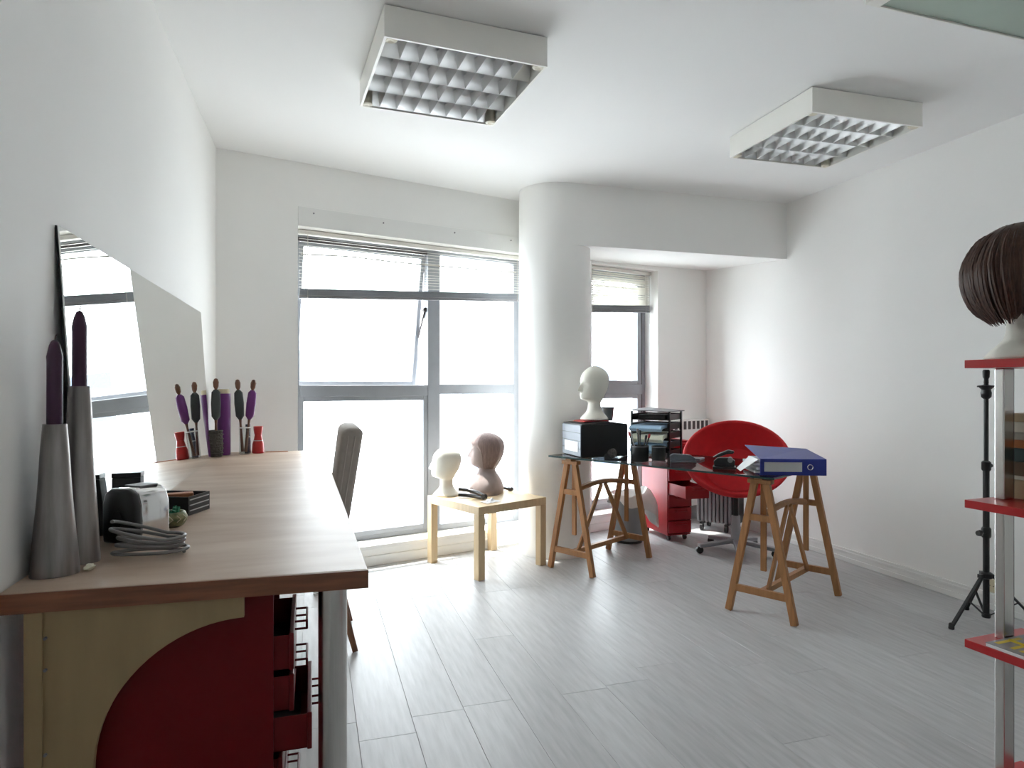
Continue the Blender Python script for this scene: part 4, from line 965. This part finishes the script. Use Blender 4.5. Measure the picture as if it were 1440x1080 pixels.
mb = MB(); mb.lathe([(.008, 1.196), (.011, 1.205), (.010, 1.225), (.015, 1.235), (.016, 1.265), (.012, 1.272)], (0,0,0), 16); mb.build('head_peg', 'black', tp, smooth=40)
mb = MB(); mb.lathe([(.02, .225), (.03, .232), (.03, .25), (.02, .258)], (0,0,0), 16); mb.build('leg_hub', 'black', tp, smooth=40)
for a in (182, 62, 302):
    ca, sa = math.cos(math.radians(a)), math.sin(math.radians(a)); R_ = .24 if a != 62 else .20
    hb = MB(); hb.b2(0, 0.001, 0, 0.001, 0, .001)
    MB().bar((.028*ca, .028*sa, .240), (R_*ca, R_*sa, .010), .018, .010).build('leg', 'black', tp, bevel=.002)
    MB().bar((.016*ca, .016*sa, .045), (.52*R_*ca, .52*R_*sa, .128), .010, .005).build('brace', 'black', tp)
    m2 = MB(); m2.lathe([(.012, .0005), (.0135, .006), (.012, .026), (.008, .03)], (R_*ca, R_*sa, 0), 10); m2.build('foot', 'rubber', tp, smooth=40)
    MB().b2(.020, .050, -.009, .009, .232, .250).build('hub_lug', 'black', tp).rotation_euler = (0, 0, math.radians(a))
mb = MB(); mb.lathe([(.018, .030), (.020, .036), (.018, .052)], (0,0,0), 14); mb.build('brace_hub', 'black', tp, smooth=40)
so = thing('wall_socket', 'small beige wall socket low on the right wall behind the tripod', 'socket', (RX - .0003, 2.585, .124))
MB().b2(-.008, 0, -.035, .035, -.035, .035).build('plate', 'tan', so, bevel=.003)
for y in (-.01, .01):
    m2 = MB(); m2.tube([(-.0090, y, 0), (-.0082, y, 0)], .003, 8); m2.build('hole', 'black', so)

# ------------------------------------------------------------------ red shelf unit with chrome posts
RS = math.radians(3.4)
sh = thing('shelf_unit', 'shelf unit of red shelves on chrome posts at the right edge', 'shelf unit', (1.622, 1.281, 0), RS)
SW, SLn, ST = .222, .95, .021
SZ = (1.262, .900, .538, .178)
for z in SZ: MB().b2(0, SW, -SLn, 0, z - ST, z).build('shelf', 'redshelf', sh, bevel=.0015)
for yy in (-.035, -SLn + .035):
    px = SW / 2 - .012
    levels = [0.0015] + [z for z in sorted(SZ)]
    for k in range(4):
        a, b = levels[k] + .0003, levels[k+1] - ST - .0003
        MB().b2(px - .020, px + .020, yy - .012, yy + .012, a, b).build('post', 'chrome', sh, bevel=.003)
        MB().b2(px + .0215, px + .0295, yy - .006, yy + .006, a, b).build('edge_strip', 'black', sh)
def at_shelf(x, y, z):
    c, s_ = math.cos(RS), math.sin(RS); return (1.622 + x*c - y*s_, 1.281 + x*s_ + y*c, z)
# mannequin head wearing a brown wig
hx, hy = .118, -.080
mannequin('white mannequin head under the brown wig on the red shelf unit', *at_shelf(hx, hy, SZ[0] + .0004), math.radians(-12), 'foam', 1.02)
wg = thing('wig', 'short brown bob wig on the mannequin head above the red shelves', 'wig', at_shelf(hx, hy, SZ[0] + .0004), math.radians(-12))
WIG = [(.092, .030, .082, .060), (.105, .040, .100, .084), (.130, .052, .122, .106), (.165, .070, .138, .120), (.200, .090, .146, .126), (.235, .106, .146, .124), (.270, .104, .134, .114), (.305, .086, .112, .096), (.330, .058, .080, .068), (.345, .026, .042, .034), (.350, .002, .004, .003)]
rnd = random.Random(21); n = 180; rows = 46; mb = MB(); vs = []; fs = []
ph = [rnd.uniform(-1, 1) for _ in range(n)]
for i in range(rows + 1):
    u = i / rows
    for k in range(n):
        a = 2*PI*k/n; ca, sa = math.cos(a), math.sin(a)
        hem = .095 + .075 * sstep(-.2, .9, ca) + .018 * sstep(.3, 1, abs(sa)) + .006 * math.sin(k * .9) + .004 * ph[k]
        z = hem + (.350 - hem) * (1 - (1 - u) ** 1.35)
        fr, bk, hw = interp(WIG, z); fr, bk, hw = max(fr, .004), max(bk, .004), max(hw, .003)
        am = (1 - u) * .6 + .4 if u < .93 else 0
        kk = 1 + am * (.010 * ph[k] + .009 * math.sin(k * .55 + u * 4) + .006 * math.sin(k * 1.7 + u * 2))
        vs.append(((fr if ca > 0 else bk) * ca * kk, hw * sa * kk, z))
for i in range(rows):
    for k in range(n): fs.append((i*n+k, i*n+(k+1) % n, (i+1)*n+(k+1) % n, (i+1)*n+k))
fs.append(tuple(rows*n + k for k in range(n)))
mb.add(vs, fs); mb.build('hair_cap', 'hair', wg, smooth=60)
mb = MB()
for q in range(260):
    a = 2*PI*q/260 + rnd.uniform(-.02, .02); top = rnd.uniform(.24, .345); ca, sa = math.cos(a), math.sin(a)
    hem = .088 + .075 * sstep(-.2, .9, ca) + .018 * sstep(.3, 1, abs(sa)) + rnd.uniform(-.006, .012); pts = []; tw_ = rnd.uniform(-.12, .12); ou = rnd.uniform(1.0, 1.025)
    for k in range(9):
        f = k / 8; z = top + (hem - top) * f; aa = a + tw_ * f; ca, sa = math.cos(aa), math.sin(aa)
        fr, bk, hw = interp(WIG, z); pts.append(((max(fr, .003) if ca > 0 else bk) * ca * ou, hw * sa * ou, z))
    mb.tube(pts, [.0012, .0034, .004, .0042, .004, .0038, .0034, .0025, .0006], 5)
o = mb.build('locks', 'hair', wg, smooth=60); o['kind'] = 'stuff'
# books on the second shelf, lying in a pile behind the post
books = [('b_tan', .050, .094, .150, 0.0), ('b_cream', .010, .088, .15, .3), ('b_brown', .036, .092, .152, -1), ('b_green', .036, .090, .15, 1), ('b_orange', .021, .086, .145, -1.5), ('b_beige', .020, .090, .15, 1), ('b_cream', .026, .086, .145, -.5), ('b_tan', .022, .084, .14, 1)]
lab = ['thick tan book at the bottom of the pile on the red shelf unit', 'thin cream book, second from the bottom of the pile on the shelf', 'brown book, third from the bottom of the pile on the shelf', 'dark green book in the middle of the pile on the shelf',
       'orange book above the dark green one in the shelf pile', 'beige book above the orange one in the shelf pile', 'cream book, second from the top of the shelf pile', 'small tan book on top of the shelf pile']
z = SZ[1] + .0004
for i, (m, t, w2, l2, r) in enumerate(books):
    b = thing('book', lab[i], 'book', at_shelf(.136 + (.002 if i % 2 else 0), -.012, z), RS + math.radians(r * .6), 'books piled on the red shelf unit')
    MB().b2(0.001, w2, -l2, 0, 0, .002).build('cover', m, b); MB().b2(0.001, w2, -l2, 0, t - .0025, t - .0005).build('cover', m, b)
    MB().b2(0, .0025, -l2, 0, .0021, t - .0026).build('spine', m, b)
    MB().b2(.003, w2 - .004, -l2 + .003, -.003, .0021, t - .0026).build('page_block', 'creampaper', b)
    z += t + .0002
# magazine on the third shelf
mg = thing('magazine', 'blue-grey magazine with yellow lettering on the third red shelf', 'magazine', at_shelf(.004, -.052, SZ[2] + .0004), RS)
MB().b2(0, .195, -.26, 0, 0, .008).build('pages', 'paper', mg)
MB().b2(-.001, .196, -.262, .001, .0082, .0090).build('cover', 'cover', mg)
mb = MB(); zt, zb = .0096, .0092
def stroke(x0, y0, x1, y1, w2=.016): mb.bar((x0, y0, .0094), (x1, y1, .0094), w2, .0004, up=(1, 0, 0)) if abs(x1-x0) < abs(y1-y0) else mb.bar((x0, y0, .0094), (x1, y1, .0094), .0004, w2, up=(0, 0, 1)) if False else mb.box((((x0+x1)/2), (y0+y1)/2, .0094), (math.hypot(x1-x0, y1-y0), w2, .0004), math.atan2(y1-y0, x1-x0))
# two letters, H and A, their feet towards the left long side
for (a, b, c, d) in ((.018, -.014, .110, -.014), (.018, -.050, .110, -.050), (.064, -.014, .064, -.050), (.018, -.070, .110, -.090), (.018, -.110, .110, -.090), (.052, -.078, .052, -.102)): stroke(a, b, c, d, .011)
mb.build('lettering', 'yellow', mg, label='yellow cover lettering')
